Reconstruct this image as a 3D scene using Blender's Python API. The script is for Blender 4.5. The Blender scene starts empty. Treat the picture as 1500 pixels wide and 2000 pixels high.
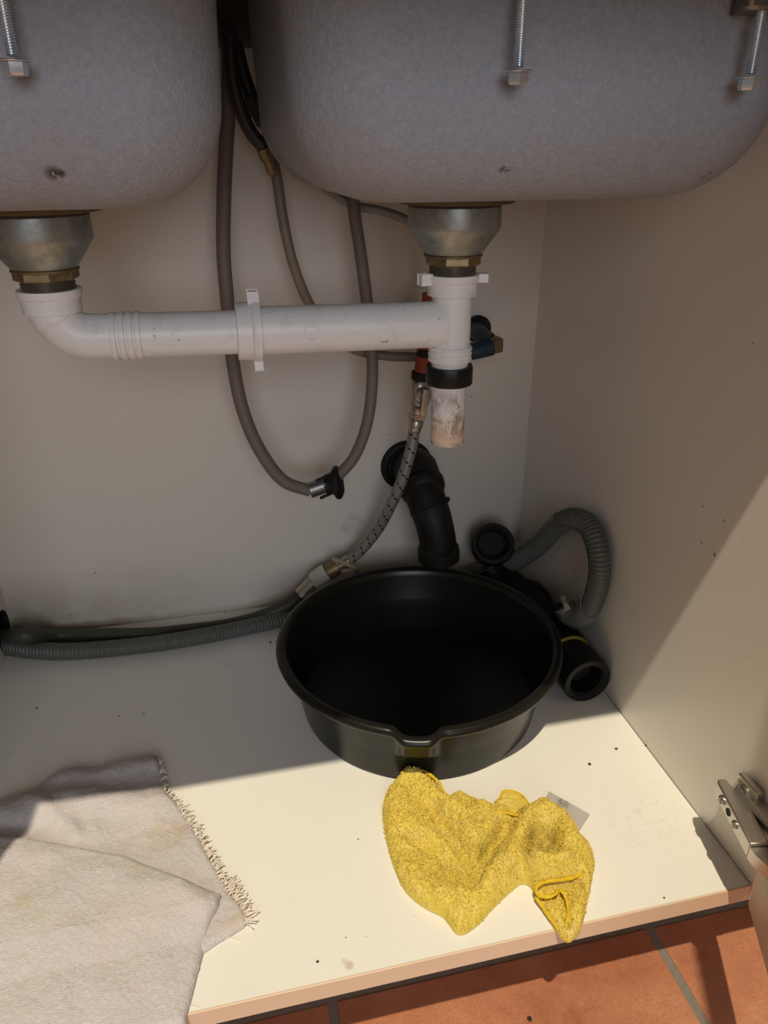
import bpy, bmesh, math, random
import numpy as np
from mathutils import Vector, Matrix, Euler, noise
from mathutils.geometry import delaunay_2d_cdt

S = bpy.context.scene
C = S.collection
V = Vector
R = math.radians
random.seed(7)

# ------------------------------------------------------------------ camera
CAM_POS = V((-0.40527, -0.90034, 0.57369))
CAM_ROT = Euler((1.119761, 0.005331, -0.224901), 'XYZ')
FPX = 1461.97                                    # focal length for a 1500 x 2000 frame
cd = bpy.data.cameras.new('camera')
cam = bpy.data.objects.new('camera', cd)
C.objects.link(cam)
cam.location = CAM_POS
cam.rotation_euler = CAM_ROT
cd.sensor_fit = 'VERTICAL'
cd.sensor_height = 36.0
cd.lens = 36.0 * FPX / 2000.0
cd.clip_start = 0.01
S.camera = cam

# ------------------------------------------------------------------ light
S.view_settings.view_transform = 'Standard'
S.view_settings.look = 'None'
S.view_settings.gamma = 1.0
S.view_settings.use_curve_mapping = False
S.view_settings.exposure = 0.0

w = bpy.data.worlds.new('daylight')
S.world = w
w.use_nodes = True
bg = w.node_tree.nodes['Background']
bg.inputs['Color'].default_value = (1.0, 0.93, 0.84, 1)
bg.inputs['Strength'].default_value = 0.12

SUN_DIR = V((0.40, 1.0, -2.60)).normalized()     # travels into the cabinet, steeply down
sd = bpy.data.lights.new('sun', 'SUN')
sd.energy = 3.1
sd.angle = R(0.75)
sd.color = (1.0, 0.88, 0.66)
sun = bpy.data.objects.new('sun', sd)
C.objects.link(sun)
sun.rotation_euler = SUN_DIR.to_track_quat('-Z', 'Y').to_euler()
sun.location = (-0.8, -3.2, 6)

ad = bpy.data.lights.new('window_daylight', 'AREA')   # the window across the kitchen
ad.shape = 'RECTANGLE'
ad.size = 1.3
ad.size_y = 1.2
ad.energy = 28
ad.color = (0.84, 0.90, 1.0)
win = bpy.data.objects.new('window_daylight', ad)
C.objects.link(win)
win.location = (-0.5, -3.2, 1.12)
win.rotation_euler = (V((-0.3, -0.3, 0.5)) - win.location).to_track_quat('-Z', 'Y').to_euler()

# ------------------------------------------------------------------ helpers
ROT = CAM_ROT.to_matrix()

def ray(px, py):
    return ROT @ V(((px - 750) / FPX, -(py - 1000) / FPX, -1.0))
def aty(px, py, y):                               # the point of depth y seen at a photo position
    d = ray(px, py); return CAM_POS + d * ((y - CAM_POS.y) / d.y)
def atz(px, py, z):
    d = ray(px, py); return CAM_POS + d * ((z - CAM_POS.z) / d.z)
def atx(px, py, x):
    d = ray(px, py); return CAM_POS + d * ((x - CAM_POS.x) / d.x)
def lin(r, g, b):
    f = lambda c: c / 12.92 if c <= 0.04045 else ((c + 0.055) / 1.055) ** 2.4
    return (f(r / 255), f(g / 255), f(b / 255), 1)

def finish(bm, sharp=0.62):
    bmesh.ops.recalc_face_normals(bm, faces=bm.faces)
    for f in bm.faces: f.smooth = True
    for e in bm.edges:
        if len(e.link_faces) == 2:
            e.smooth = e.calc_face_angle(0) < sharp
    return bm

def root_loc(o):
    while o.parent: o = o.parent
    return V(o.location)

def thing(name, label, cat, loc, group=None):
    o = bpy.data.objects.new(name, None)
    o.empty_display_size = 0.02
    C.objects.link(o)
    o.location = V(loc)
    o['label'] = label; o['category'] = cat
    if group: o['group'] = group
    return o

def obj(name, bm, m, parent=None, label=None, raw=False, sharp=0.62, kind=None):
    if not raw: finish(bm, sharp)
    me = bpy.data.meshes.new(name)
    if parent is not None:
        l = root_loc(parent)
        for v in bm.verts: v.co -= l
    bm.to_mesh(me); bm.free()
    if m: me.materials.append(m)
    o = bpy.data.objects.new(name, me)
    C.objects.link(o)
    if parent is not None: o.parent = parent
    if label: o['label'] = label
    if kind: o['kind'] = kind
    return o

def single(name, bm, m, label, cat, group=None, **k):
    cen = V((0, 0, 0)); n = 0
    zmin = min(v.co.z for v in bm.verts)
    for v in bm.verts: cen += v.co; n += 1
    cen /= n; cen.z = zmin
    for v in bm.verts: v.co -= cen
    o = obj(name, bm, m, None, **k)
    o.location = cen
    o['label'] = label; o['category'] = cat
    if group: o['group'] = group
    return o

def box(bm, a, b, bev=0.0, seg=2, rot=None, about=None):
    a = V(a); b = V(b)
    r = bmesh.ops.create_cube(bm, size=1)
    vs = r['verts']
    sz = b - a
    for v in vs:
        v.co = V((v.co.x * sz.x, v.co.y * sz.y, v.co.z * sz.z)) + (a + b) / 2
    if rot is not None:
        pv = V(about) if about is not None else (a + b) / 2
        for v in vs: v.co = pv + rot @ (v.co - pv)
    if bev > 0:
        es = list({e for v in vs for e in v.link_edges})
        bmesh.ops.bevel(bm, geom=es, offset=bev, segments=seg, profile=0.6, affect='EDGES')
    return bm

def frame(axis):
    axis = V(axis).normalized()
    t = V((0, 0, 1)) if abs(axis.z) < 0.9 else V((0, 1, 0))
    u = axis.cross(t).normalized()
    return axis, u, axis.cross(u).normalized()

def lathe(bm, prof, o, axis, seg=40, closed=False, mod=None, phase=0.0):
    """prof: list of (radius, distance along axis)"""
    ax, u, v = frame(axis)
    o = V(o)
    rings = []
    for (r, h) in prof:
        ring = []
        for k in range(seg):
            t = 2 * math.pi * k / seg + phase
            rr = r if mod is None else mod(r, h, t)
            ring.append(bm.verts.new(o + ax * h + (u * math.cos(t) + v * math.sin(t)) * rr))
        rings.append(ring)
    n = len(rings)
    for i in range(n if closed else n - 1):
        A = rings[i]; B = rings[(i + 1) % n]
        for k in range(seg):
            bm.faces.new((A[k], A[(k + 1) % seg], B[(k + 1) % seg], B[k]))
    if not closed:
        bm.faces.new(rings[0]); bm.faces.new(rings[-1])
    return bm

def spline(pts, n=12):
    pts = [V(p) for p in pts]
    P = [pts[0] * 2 - pts[1]] + pts + [pts[-1] * 2 - pts[-2]]
    out = []
    for i in range(1, len(P) - 2):
        p0, p1, p2, p3 = P[i - 1:i + 3]
        d1 = max((p1 - p0).length, 1e-6) ** .5; d2 = max((p2 - p1).length, 1e-6) ** .5; d3 = max((p3 - p2).length, 1e-6) ** .5
        m1 = ((p1 - p0) / d1 - (p2 - p0) / (d1 + d2) + (p2 - p1) / d2) * d2
        m2 = ((p2 - p1) / d2 - (p3 - p1) / (d2 + d3) + (p3 - p2) / d3) * d2
        for k in range(n):
            t = k / n
            out.append(p1 * (2*t**3 - 3*t*t + 1) + m1 * (t**3 - 2*t*t + t) + p2 * (-2*t**3 + 3*t*t) + m2 * (t**3 - t*t))
    out.append(pts[-1])
    return out

def resample(path, step):
    L = [0]
    for a, b in zip(path, path[1:]): L.append(L[-1] + (b - a).length)
    n = max(2, int(L[-1] / step) + 1)
    out = []; j = 0
    for i in range(n):
        s = L[-1] * i / (n - 1)
        while j < len(L) - 2 and L[j + 1] < s: j += 1
        t = (s - L[j]) / max(L[j + 1] - L[j], 1e-9)
        out.append(path[j].lerp(path[j + 1], min(max(t, 0), 1)))
    return out, L[-1]

def tube(bm, pts, r, seg=14, step=0.006, smooth=True, cap=True, mod=None):
    """r: radius or function of arc length s and total length"""
    path = spline(pts) if smooth and len(pts) > 2 else [V(p) for p in pts]
    path, L = resample(path, step)
    n = len(path)
    uvl = bm.loops.layers.uv.verify()
    t0 = (path[1] - path[0]).normalized()
    _, u, v = frame(t0)
    rings = []
    for i, p in enumerate(path):
        t = (path[min(i + 1, n - 1)] - path[max(i - 1, 0)]).normalized()
        u = (u - t * u.dot(t)).normalized()
        v = t.cross(u)
        s = L * i / (n - 1)
        rr = r(s, L) if callable(r) else r
        ring = []
        for k in range(seg):
            a = 2 * math.pi * k / seg
            q = rr if mod is None else rr * mod(s, a)
            ring.append(bm.verts.new(p + (u * math.cos(a) + v * math.sin(a)) * q))
        rings.append(ring)
    for i in range(n - 1):
        for k in range(seg):
            f = bm.faces.new((rings[i][k], rings[i][(k + 1) % seg], rings[i + 1][(k + 1) % seg], rings[i + 1][k]))
            uv = [(L * i / (n - 1), k / seg), (L * i / (n - 1), (k + 1) / seg), (L * (i + 1) / (n - 1), (k + 1) / seg), (L * (i + 1) / (n - 1), k / seg)]
            for lo, c in zip(f.loops, uv): lo[uvl].uv = c
    if cap:
        bm.faces.new(rings[0]); bm.faces.new(rings[-1])
    return bm

NB = bmesh.new

def prism(bm, pts, d, rev=False):
    """extrude a polygon of 3-D points by vector d"""
    a = [bm.verts.new(V(p)) for p in pts]
    b = [bm.verts.new(V(p) + V(d)) for p in pts]
    bm.faces.new(a); bm.faces.new(b)
    n = len(a)
    for i in range(n): bm.faces.new((a[i], a[(i + 1) % n], b[(i + 1) % n], b[i]))
    return bm

# ------------------------------------------------------------------ materials
class NT:
    def __init__(s, name):
        s.m = bpy.data.materials.new(name); s.m.use_nodes = True
        s.t = s.m.node_tree; s.b = s.t.nodes['Principled BSDF']
        s.tc = s.t.nodes.new('ShaderNodeTexCoord')
    def n(s, typ, **k):
        x = s.t.nodes.new(typ)
        for a, b in k.items(): setattr(x, a, b)
        return x
    def l(s, a, b): s.t.links.new(a, b)
    def noise(s, scale, detail=4, rough=0.6, vec=None, dist=0):
        x = s.n('ShaderNodeTexNoise')
        x.inputs['Scale'].default_value = scale; x.inputs['Detail'].default_value = detail
        x.inputs['Roughness'].default_value = rough; x.inputs['Distortion'].default_value = dist
        s.l(vec if vec else s.tc.outputs['Object'], x.inputs['Vector'])
        return x.outputs['Fac']
    def ramp(s, fac, stops, interp='LINEAR'):
        x = s.n('ShaderNodeValToRGB'); x.color_ramp.interpolation = interp
        e = x.color_ramp.elements
        while len(e) < len(stops): e.new(0.5)
        for q, (p, c) in zip(e, stops):
            q.position = p; q.color = c if len(c) == 4 else (*c, 1)
        s.l(fac, x.inputs['Fac']); return x.outputs['Color']
    def mask(s, fac, lo, hi):
        x = s.n('ShaderNodeMapRange'); x.clamp = True
        x.inputs[1].default_value = lo; x.inputs[2].default_value = hi
        s.l(fac, x.inputs[0]); return x.outputs[0]
    def mix(s, fac, a, b):
        x = s.n('ShaderNodeMix'); x.data_type = 'RGBA'
        for v, i in ((fac, 0), (a, 6), (b, 7)):
            if isinstance(v, (int, float)): x.inputs[i].default_value = v
            elif isinstance(v, tuple): x.inputs[i].default_value = v if len(v) == 4 else (*v, 1)
            else: s.l(v, x.inputs[i])
        return x.outputs[2]
    def math(s, op, a, b=None, clamp=False):
        x = s.n('ShaderNodeMath'); x.operation = op; x.use_clamp = clamp
        for v, i in ((a, 0), (b, 1)):
            if v is None: continue
            if isinstance(v, (int, float)): x.inputs[i].default_value = v
            else: s.l(v, x.inputs[i])
        return x.outputs[0]
    def bump(s, h, strength=0.3, dist=0.001):
        x = s.n('ShaderNodeBump'); x.inputs['Strength'].default_value = strength; x.inputs['Distance'].default_value = dist
        s.l(h, x.inputs['Height']); s.l(x.outputs['Normal'], s.b.inputs['Normal'])
    def pos(s):
        x = s.n('ShaderNodeSeparateXYZ'); g = s.n('ShaderNodeNewGeometry')
        s.l(g.outputs['Position'], x.inputs[0]); return x.outputs
    def sphere(s, c, r, soft):
        """1 inside a ball around world point c (a stain of fixed place)"""
        g = s.n('ShaderNodeNewGeometry')
        d = s.n('ShaderNodeVectorMath'); d.operation = 'DISTANCE'
        s.l(g.outputs['Position'], d.inputs[0]); d.inputs[1].default_value = c
        return s.mask(d.outputs['Value'], r + soft, max(r - soft, 0.0))
    def out(s, col, rough=0.5, metal=0.0, spec=0.5):
        if isinstance(col, tuple): s.b.inputs['Base Color'].default_value = col if len(col) == 4 else (*col, 1)
        else: s.l(col, s.b.inputs['Base Color'])
        if isinstance(rough, (int, float)): s.b.inputs['Roughness'].default_value = rough
        else: s.l(rough, s.b.inputs['Roughness'])
        s.b.inputs['Metallic'].default_value = metal
        s.b.inputs['Specular IOR Level'].default_value = spec
        return s.m

def simple(name, col, rough=0.5, metal=0.0, var=0.15, scale=60, bump=0.0, bscale=200, dirt=None, dlo=0.6, dhi=0.75, dscale=30):
    q = NT(name)
    c = tuple(col[:3])
    d = tuple(x * (1 - var) for x in c)
    f = q.mix(q.noise(scale), (*d, 1), (*[min(1, x * (1 + var * .5)) for x in c], 1))
    if dirt: f = q.mix(q.mask(q.noise(dscale, 8, .7), dlo, dhi), f, (*dirt[:3], 1))
    if bump: q.bump(q.noise(bscale, 5), bump, 0.001)
    return q.out(f, rough, metal)

def melamine(name, col, specks=0.72, stain=None, rough=0.38, extra=()):
    q = NT(name)
    c = q.mix(q.noise(4, 3), tuple(x * .96 for x in col), tuple(col))
    # faint grey smears
    sm = q.mask(q.noise(22, 8, .75, dist=.6), .60, .80)
    c = q.mix(q.math('MULTIPLY', sm, .16), c, (.32, .27, .2, 1))
    # dirt specks
    v = q.n('ShaderNodeTexVoronoi'); v.inputs['Scale'].default_value = 38; v.inputs['Randomness'].default_value = 1
    q.l(q.tc.outputs['Object'], v.inputs['Vector'])
    sz = q.math('MULTIPLY', q.mask(q.noise(9, 4, .7), .46, .66), .075)
    sp = q.math('LESS_THAN', v.outputs['Distance'], sz)
    c = q.mix(q.math('MULTIPLY', sp, specks), c, (.09, .065, .04, 1))
    v2 = q.n('ShaderNodeTexVoronoi'); v2.inputs['Scale'].default_value = 95
    q.l(q.tc.outputs['Object'], v2.inputs['Vector'])
    sp2 = q.math('LESS_THAN', v2.outputs['Distance'], q.math('MULTIPLY', q.mask(q.noise(13, 4, .7), .52, .70), .10))
    c = q.mix(q.math('MULTIPLY', sp2, specks * .7), c, (.16, .12, .08, 1))
    for mk, colr, amt in extra:
        c = q.mix(q.math('MULTIPLY', mk(q), amt), c, colr)
    q.bump(q.noise(900, 2), .04, .0004)
    return q.out(c, rough)

def mould(q):
    z = q.pos()
    a = q.mask(z[2], .10, .0)
    b = q.mask(z[0], -.40, -.66)
    n = q.mask(q.noise(28, 7, .72), .22, .62)
    return q.math('MULTIPLY', q.math('MULTIPLY', a, b), n)

def oldmark(q):
    return q.math('MULTIPLY', q.sphere((-.245, 0, .112), .017, .003), q.mask(q.noise(70, 4), .35, .6))

M = {}
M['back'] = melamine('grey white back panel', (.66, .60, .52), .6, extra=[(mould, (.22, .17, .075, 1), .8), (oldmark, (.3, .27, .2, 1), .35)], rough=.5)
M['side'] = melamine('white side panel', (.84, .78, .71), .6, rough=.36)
def footstain(q): return q.math('MULTIPLY', q.sphere(tuple(atz(682, 1885, 0)), .0035, .0012), .9)
def footstain2(q): return q.math('MULTIPLY', q.sphere(tuple(atz(672, 1876, 0)), .0022, .001), q.noise(500))
def scuff(q): return q.math('MULTIPLY', q.sphere(tuple(atz(1260, 1590, 0)), .03, .022), q.mask(q.noise(140, 6, .75), .52, .75))
M['base'] = melamine('white base board', (.80, .775, .72), .75, extra=[(footstain, (.45, .35, .22, 1), .6), (footstain2, (.3, .24, .16, 1), .5), (scuff, (.3, .27, .22, 1), .4)], rough=.33)
M['edge'] = simple('beech edge band', (.74, .56, .40), .42, var=.08, scale=14, dirt=(.2, .13, .08), dlo=.70, dhi=.78, dscale=60)
M['door'] = simple('beige door board', (.74, .60, .50), .42, var=.06, scale=20)
M['chip'] = simple('raw chipboard', (.42, .30, .18), .85, var=.4, scale=300)

def tile_mat():
    q = NT('terracotta tile')
    a = q.noise(9, 6, .65); b = q.noise(70, 6, .7); c = q.noise(400, 3, .6)
    col = q.ramp(a, [(.32, (.31, .11, .06)), (.5, (.46, .20, .11)), (.66, (.60, .32, .20))])
    col = q.mix(q.mask(b, .35, .75), col, (.44, .19, .10, 1))
    col = q.mix(q.math('MULTIPLY', q.mask(c, .48, .68), .5), col, (.30, .10, .045, 1))
    col = q.mix(q.math('MULTIPLY', q.mask(q.noise(33, 8, .8), .60, .74), .55), col, (.68, .45, .33, 1))
    q.bump(b, .25, .0015)
    return q.out(col, .42)
M['tile'] = tile_mat()
M['grout'] = simple('grey grout', (.20, .175, .14), .9, var=.3, scale=120, bump=.5)
M['render'] = simple('kitchen wall plaster', (.10, .09, .08), .9)
M['worktop'] = simple('worktop laminate', (.07, .06, .055), .6, var=.3)

def coat():
    q = NT('grey sprayed underside coating')
    a = q.noise(260, 5, .65); b = q.noise(620, 3, .6); l = q.noise(18, 4)
    col = q.mix(a, (.235, .245, .27, 1), (.40, .415, .45, 1))
    col = q.mix(q.math('MULTIPLY', q.mask(b, .55, .75), .35), col, (.56, .55, .54, 1))
    col = q.mix(q.math('MULTIPLY', q.mask(l, .5, .75), .22), col, (.34, .26, .22, 1))
    for (p, r) in ((aty(105, 339, -.409), .004), (aty(120, 338, -.409), .0022), (aty(985, 335, -.409), .003), (aty(993, 335, -.409), .002), (aty(1378, 338, -.400), .003)):
        col = q.mix(q.math('MULTIPLY', q.sphere(tuple(p), r, r * .6), q.mask(q.noise(180, 3, .6, dist=.3), .44, .52)), col, (.055, .045, .04, 1))
    h = q.math('ADD', a, q.math('MULTIPLY', b, .5))
    q.bump(h, .6, .0016)
    return q.out(col, .8, 0, .3)
M['coat'] = coat()
M['steel'] = simple('brushed steel', (.55, .55, .55), .35, 1.0, var=.1)
M['zinc'] = simple('galvanised bolt', (.74, .79, .85), .30, .9, var=.2, scale=300)
M['galv'] = simple('dull galvanised cup', (.36, .38, .36), .42, .85, var=.35, scale=90, dirt=(.16, .15, .10), dlo=.5, dhi=.8, dscale=70, bump=.12, bscale=260)
M['brass'] = simple('tarnished brass', (.30, .22, .11), .5, .75, var=.4, scale=120, dirt=(.10, .08, .04), dlo=.5, dhi=.75, dscale=90)
M['thread'] = simple('dark threaded metal', (.25, .23, .19), .4, .85, var=.3, scale=200)
M['rubberbrown'] = simple('brown sealing gasket', (.13, .085, .035), .75, var=.4, scale=160)

def pvc(name='white plastic pipe', dirty=False):
    q = NT(name)
    col = q.mix(q.noise(20, 4), (.70, .685, .66, 1), (.80, .785, .76, 1))
    sm = q.mask(q.noise(55, 9, .78, dist=.8), .55, .70)
    col = q.mix(q.math('MULTIPLY', sm, .45), col, (.30, .28, .27, 1))
    for (px, py, r) in ((302, 656, .0006), (309, 660, .0001), (313, 656, .0001), (337, 653, .0002), (349, 664, .0005), (345, 656, .0001), (301, 642, .0002)):
        p = aty(px, py, -.267)
        col = q.mix(q.sphere(tuple(p), r + .0006, .0007), col, (.10, .03, .09, 1))
    for (px, py, r) in ((755, 667, .0007), (748, 668, .0004), (857, 622, .0001)):
        p = aty(px, py, -.268)
        col = q.mix(q.math('MULTIPLY', q.sphere(tuple(p), r + .0007, .0008), .7), col, (.22, .10, .06, 1))
    if dirty:
        z = q.pos()
        g = q.mask(z[2], .352, .338)
        col = q.mix(q.math('MULTIPLY', g, .8), col, (.74, .55, .38, 1))
        mp = q.n('ShaderNodeMapping'); mp.inputs['Scale'].default_value = (1, 1, .5)
        q.l(q.tc.outputs['Object'], mp.inputs[0])
        d = q.mask(q.noise(75, 9, .8, vec=mp.outputs[0], dist=1.0), .47, .60)
        band = q.math('MULTIPLY', q.mask(z[2], .378, .36), q.mask(z[2], .324, .332))
        col = q.mix(q.math('MULTIPLY', q.math('MULTIPLY', d, band), .85), col, (.20, .14, .10, 1))
        ring = q.math('MULTIPLY', q.mask(q.math('ABSOLUTE', q.math('SUBTRACT', z[2], .3445)), .0026, .0008), q.mask(q.noise(120, 5), .40, .6))
        col = q.mix(q.math('MULTIPLY', ring, .7), col, (.28, .18, .11, 1))
        low = q.math('MULTIPLY', q.mask(z[2], .3245, .321), q.mask(q.noise(160, 5), .42, .6))
        col = q.mix(q.math('MULTIPLY', low, .7), col, (.25, .16, .10, 1))
    return q.out(col, .38)
M['pvc'] = pvc()
M['tail'] = pvc('white plastic tailpipe with grime', True)
M['black'] = simple('black plastic', (.007, .007, .0065), .42, var=.3, scale=80)
M['rubber'] = simple('black rubber', (.009, .009, .008), .55, var=.4, scale=60, dirt=(.028, .026, .02), dlo=.5, dhi=.8)
M['basin'] = simple('black basin plastic', (.010, .0105, .008), .29, var=.3, scale=25, dirt=(.022, .022, .018), dlo=.55, dhi=.8, dscale=18)

def braid(name, a, b, rough=.6, freq=420, turns=9):
    q = NT(name)
    uv = q.n('ShaderNodeUVMap')
    sp = q.n('ShaderNodeSeparateXYZ'); q.l(uv.outputs[0], sp.inputs[0])
    s1 = q.math('ADD', q.math('MULTIPLY', sp.outputs[0], freq), q.math('MULTIPLY', sp.outputs[1], turns))
    s2 = q.math('SUBTRACT', q.math('MULTIPLY', sp.outputs[0], freq), q.math('MULTIPLY', sp.outputs[1], turns))
    w1 = q.math('SINE', q.math('MULTIPLY', s1, 6.283)); w2 = q.math('SINE', q.math('MULTIPLY', s2, 6.283))
    f = q.mask(q.math('MULTIPLY', w1, w2), -.6, .6)
    col = q.mix(f, a, b)
    col = q.mix(q.math('MULTIPLY', q.noise(40, 4), .3), col, tuple(x * .6 for x in a[:3]) + (1,))
    q.bump(f, .35, .0006)
    return q, col, sp, rough
q, col, sp, _ = braid('brown braided hose', (.135, .105, .085, 1), (.20, .16, .135, 1))
M['brownhose'] = q.out(col, .55)
q, col, sp, _ = braid('steel braided flex', (.16, .15, .13, 1), (.42, .40, .36, 1), freq=500, turns=8)
k1 = q.math('FRACT', q.math('ADD', q.math('MULTIPLY', sp.outputs[0], 60), q.math('MULTIPLY', sp.outputs[1], 2)))
k2 = q.math('FRACT', q.math('MULTIPLY', sp.outputs[0], 230))
fl = q.math('MULTIPLY', q.math('LESS_THAN', k1, .17), q.math('LESS_THAN', k2, .62))
M['flex'] = q.out(q.mix(fl, col, (.01, .01, .01, 1)), .42, .35)
M['tanhose'] = simple('grey brown plain hose', (.20, .165, .12), .5, var=.15)
def printhose():
    q = NT('grey hose with worn print')
    uv = q.n('ShaderNodeUVMap'); sp = q.n('ShaderNodeSeparateXYZ'); q.l(uv.outputs[0], sp.inputs[0])
    n = q.mask(q.noise(420, 2, .5), .48, .52)
    strip = q.math('LESS_THAN', q.math('ABSOLUTE', q.math('SUBTRACT', sp.outputs[1], .55)), .07)
    gate = q.math('GREATER_THAN', q.noise(70, 1), .47)
    return q.out(q.mix(q.math('MULTIPLY', q.math('MULTIPLY', n, strip), gate), (.25, .235, .20, 1), (.05, .045, .04, 1)), .5)
M['printhose'] = printhose()
M['darktail'] = simple('dark tap tail', (.03, .022, .02), .5)
M['greenhose'] = simple('dark grey green hose', (.045, .050, .036), .5, var=.2)
M['corr'] = simple('grey corrugated hose', (.098, .104, .090), .48, var=.12, dirt=(.07, .07, .055), dlo=.5, dhi=.8)
M['guide'] = simple('grey hose guide', (.155, .165, .15), .45, var=.1)
M['red'] = simple('red plastic', (.30, .045, .02), .5, var=.3, scale=80)
M['blue'] = simple('dark blue coating', (.012, .030, .055), .5, var=.3)
M['teal'] = simple('dark teal patina', (.016, .030, .032), .5, var=.4)
M['nickel'] = simple('worn nickel', (.48, .45, .39), .30, .9, var=.3, scale=160, dirt=(.12, .10, .07), dlo=.55, dhi=.8, dscale=120)
M['whitenut'] = simple('chalky white nut', (.50, .49, .43), .6, var=.2, scale=150)
M['tape'] = simple('tan sealing strip', (.30, .24, .14), .7)
M['yellowring'] = simple('yellow seal', (.30, .26, .03), .6)
M['hinge'] = simple('hinge nickel', (.60, .57, .52), .30, .95, var=.15, scale=200, dirt=(.25, .18, .13), dlo=.6, dhi=.8, dscale=90)
for k_ in ('black', 'rubber', 'basin'): M[k_].node_tree.nodes['Principled BSDF'].inputs['Specular IOR Level'].default_value = .28
M['hole'] = simple('painted hole shade', (.01, .01, .01), .8)  # near-black colour, paints in the shade of openings
M['sticker'] = simple('cream sticker', (.72, .66, .52), .6)
M['print'] = simple('dark green print', (.06, .09, .05), .7)

def towel_mat():
    q = NT('grey terry towel')
    mp = q.n('ShaderNodeMapping'); mp.inputs['Rotation'].default_value = (0, 0, .5); mp.inputs['Scale'].default_value = (1, 2.4, 1)
    q.l(q.tc.outputs['Object'], mp.inputs[0])
    t = q.noise(420, 4, .6, vec=mp.outputs[0], dist=.4)
    big = q.noise(14, 4)
    col = q.mix(t, (.42, .39, .385, 1), (.70, .662, .655, 1))
    col = q.mix(q.math('MULTIPLY', q.mask(big, .4, .7), .35), col, (.60, .51, .50, 1))
    for (px, py, r, c, a) in ((320, 1625, .016, (.48, .33, .17, 1), .55), (350, 1612, .012, (.50, .36, .2, 1), .4), (252, 1640, .009, (.5, .37, .22, 1), .4),
                              (268, 1690, .006, (.52, .42, .2, 1), .5), (60, 1770, .010, (.5, .43, .22, 1), .4), (40, 1757, .008, (.5, .43, .22, 1), .35), (80, 1790, .008, (.5, .43, .22, 1), .4), (465, 1800, .012, (.55, .38, .15, 1), .5)):
        col = q.mix(q.math('MULTIPLY', q.math('MULTIPLY', q.sphere(tuple(atz(px, py, .012)), r, r * .7), q.mask(q.noise(90, 4), .3, .65)), a), col, c)
    q.bump(t, .7, .0016)
    return q.out(col, .95, 0, .1)
M['towel'] = towel_mat()
M['fringe'] = simple('frayed towel threads', (.80, .70, .60), .95, var=.15)

def yellow_mat():
    q = NT('yellow microfibre')
    t = q.noise(700, 3, .6); b = q.noise(60, 5, .7)
    col = q.mix(t, (.56, .40, .045, 1), (.80, .64, .15, 1))
    col = q.mix(q.math('MULTIPLY', q.mask(b, .48, .72), .5), col, (.72, .60, .24, 1))
    for (px, py, r, a) in ((1060, 1640, .010, .75), (1052, 1632, .007, .5), (955, 1672, .008, .65), (930, 1710, .007, .5), (1040, 1668, .010, .4), (945, 1650, .008, .35), (890, 1740, .006, .3), (770, 1572, .0016, .9), (776, 1682, .002, .8), (1000, 1700, .006, .35)):  # dirt spots, plus fold shade painted dark in the valleys
        col = q.mix(q.math('MULTIPLY', q.math('MULTIPLY', q.sphere(tuple(atz(px, py, .013)), r, r * .75), q.mask(q.noise(200, 5), .25, .65)), a), col, (.10, .08, .025, 1))
    q.bump(t, .5, .0012)
    return q.out(col, .95, 0, .1)
M['yellow'] = yellow_mat()
M['yhem'] = simple('bright yellow hem', (.72, .48, .01), .8, var=.2, scale=500, bump=.4, bscale=900)
def label_mat():
    q = NT('grey care label')
    mp = q.n('ShaderNodeMapping'); mp.inputs['Rotation'].default_value = (0, 0, .55); mp.inputs['Scale'].default_value = (1, 3.2, 1)
    q.l(q.tc.outputs['Object'], mp.inputs[0])
    s = q.mask(q.noise(190, 6, .7, vec=mp.outputs[0]), .58, .68)
    d = q.math('MULTIPLY', q.sphere(tuple(atz(1100, 1573, 0)), .006, .004), q.mask(q.noise(420, 4), .42, .55))
    col = q.mix(q.math('MULTIPLY', s, .6), (.42, .40, .37, 1), (.12, .11, .10, 1))
    return q.out(q.mix(d, col, (.03, .02, .02, 1)), .7)
M['label'] = label_mat()

# ------------------------------------------------------------------ the setting
CW, CD = 0.70, 0.54                # inner width and depth of the sink cabinet
ZT = -0.145                        # height of the kitchen floor below the cabinet base board
ZW = 0.667                         # underside of the worktop

def struct(name, bm, m):
    o = obj(name, bm, m); o['kind'] = 'structure'; return o

fl = struct('floor', box(NB(), (-1.9, -2.2, ZT - .05), (1.2, .10, ZT - .0015)), M['grout'])
struct('wall_back', box(NB(), (-1.9, .045, ZT - .05), (1.2, .10, 1.3)), M['render'])
struct('left_light_block', box(NB(), (-1.95, -.55, ZT - .05), (-.80, .05, .66)), M['render'])  # unseen block in the next unit's place, added to keep light off the hose hole

struct('light_block_strip', box(NB(), (-.80, -.545, ZT - .003), (-CW - .0182, -.530, ZW)), M['side'])  # unseen strip added to stop light entering the gap behind the hose hole
struct('neighbour_unit', box(NB(), (.0185, -.5405, -.018), (.60, .0, ZW)), M['side'])   # unseen neighbouring unit, put in to shade the tiles
# terracotta tiles: joints fixed by two seen joints and the row line beside the cabinet
jr = atz(1275, 1823, ZT); jl = atz(652, 1975, ZT)
row_y = atz(1262, 1806, ZT).y
TW = jr.x - jl.x; G = .0085
ang = 0.0
tile_proto = None
def tile_bm():
    bm = NB()
    box(bm, (G / 2, G / 2 - TW, ZT - .012), (TW - G / 2, -G / 2, ZT), .0016, 2)
    return bm
for r_ in range(-1, 4):
    for c_ in range(-2, 3):
        if tile_proto is None:
            tile_proto = obj('tile', tile_bm(), M['tile'], fl)
            o = tile_proto
        else:
            o = tile_proto.copy(); C.objects.link(o); o.parent = fl
        o.location = (jl.x + TW * c_, row_y - TW * r_, random.uniform(-.0006, .0006))

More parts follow.
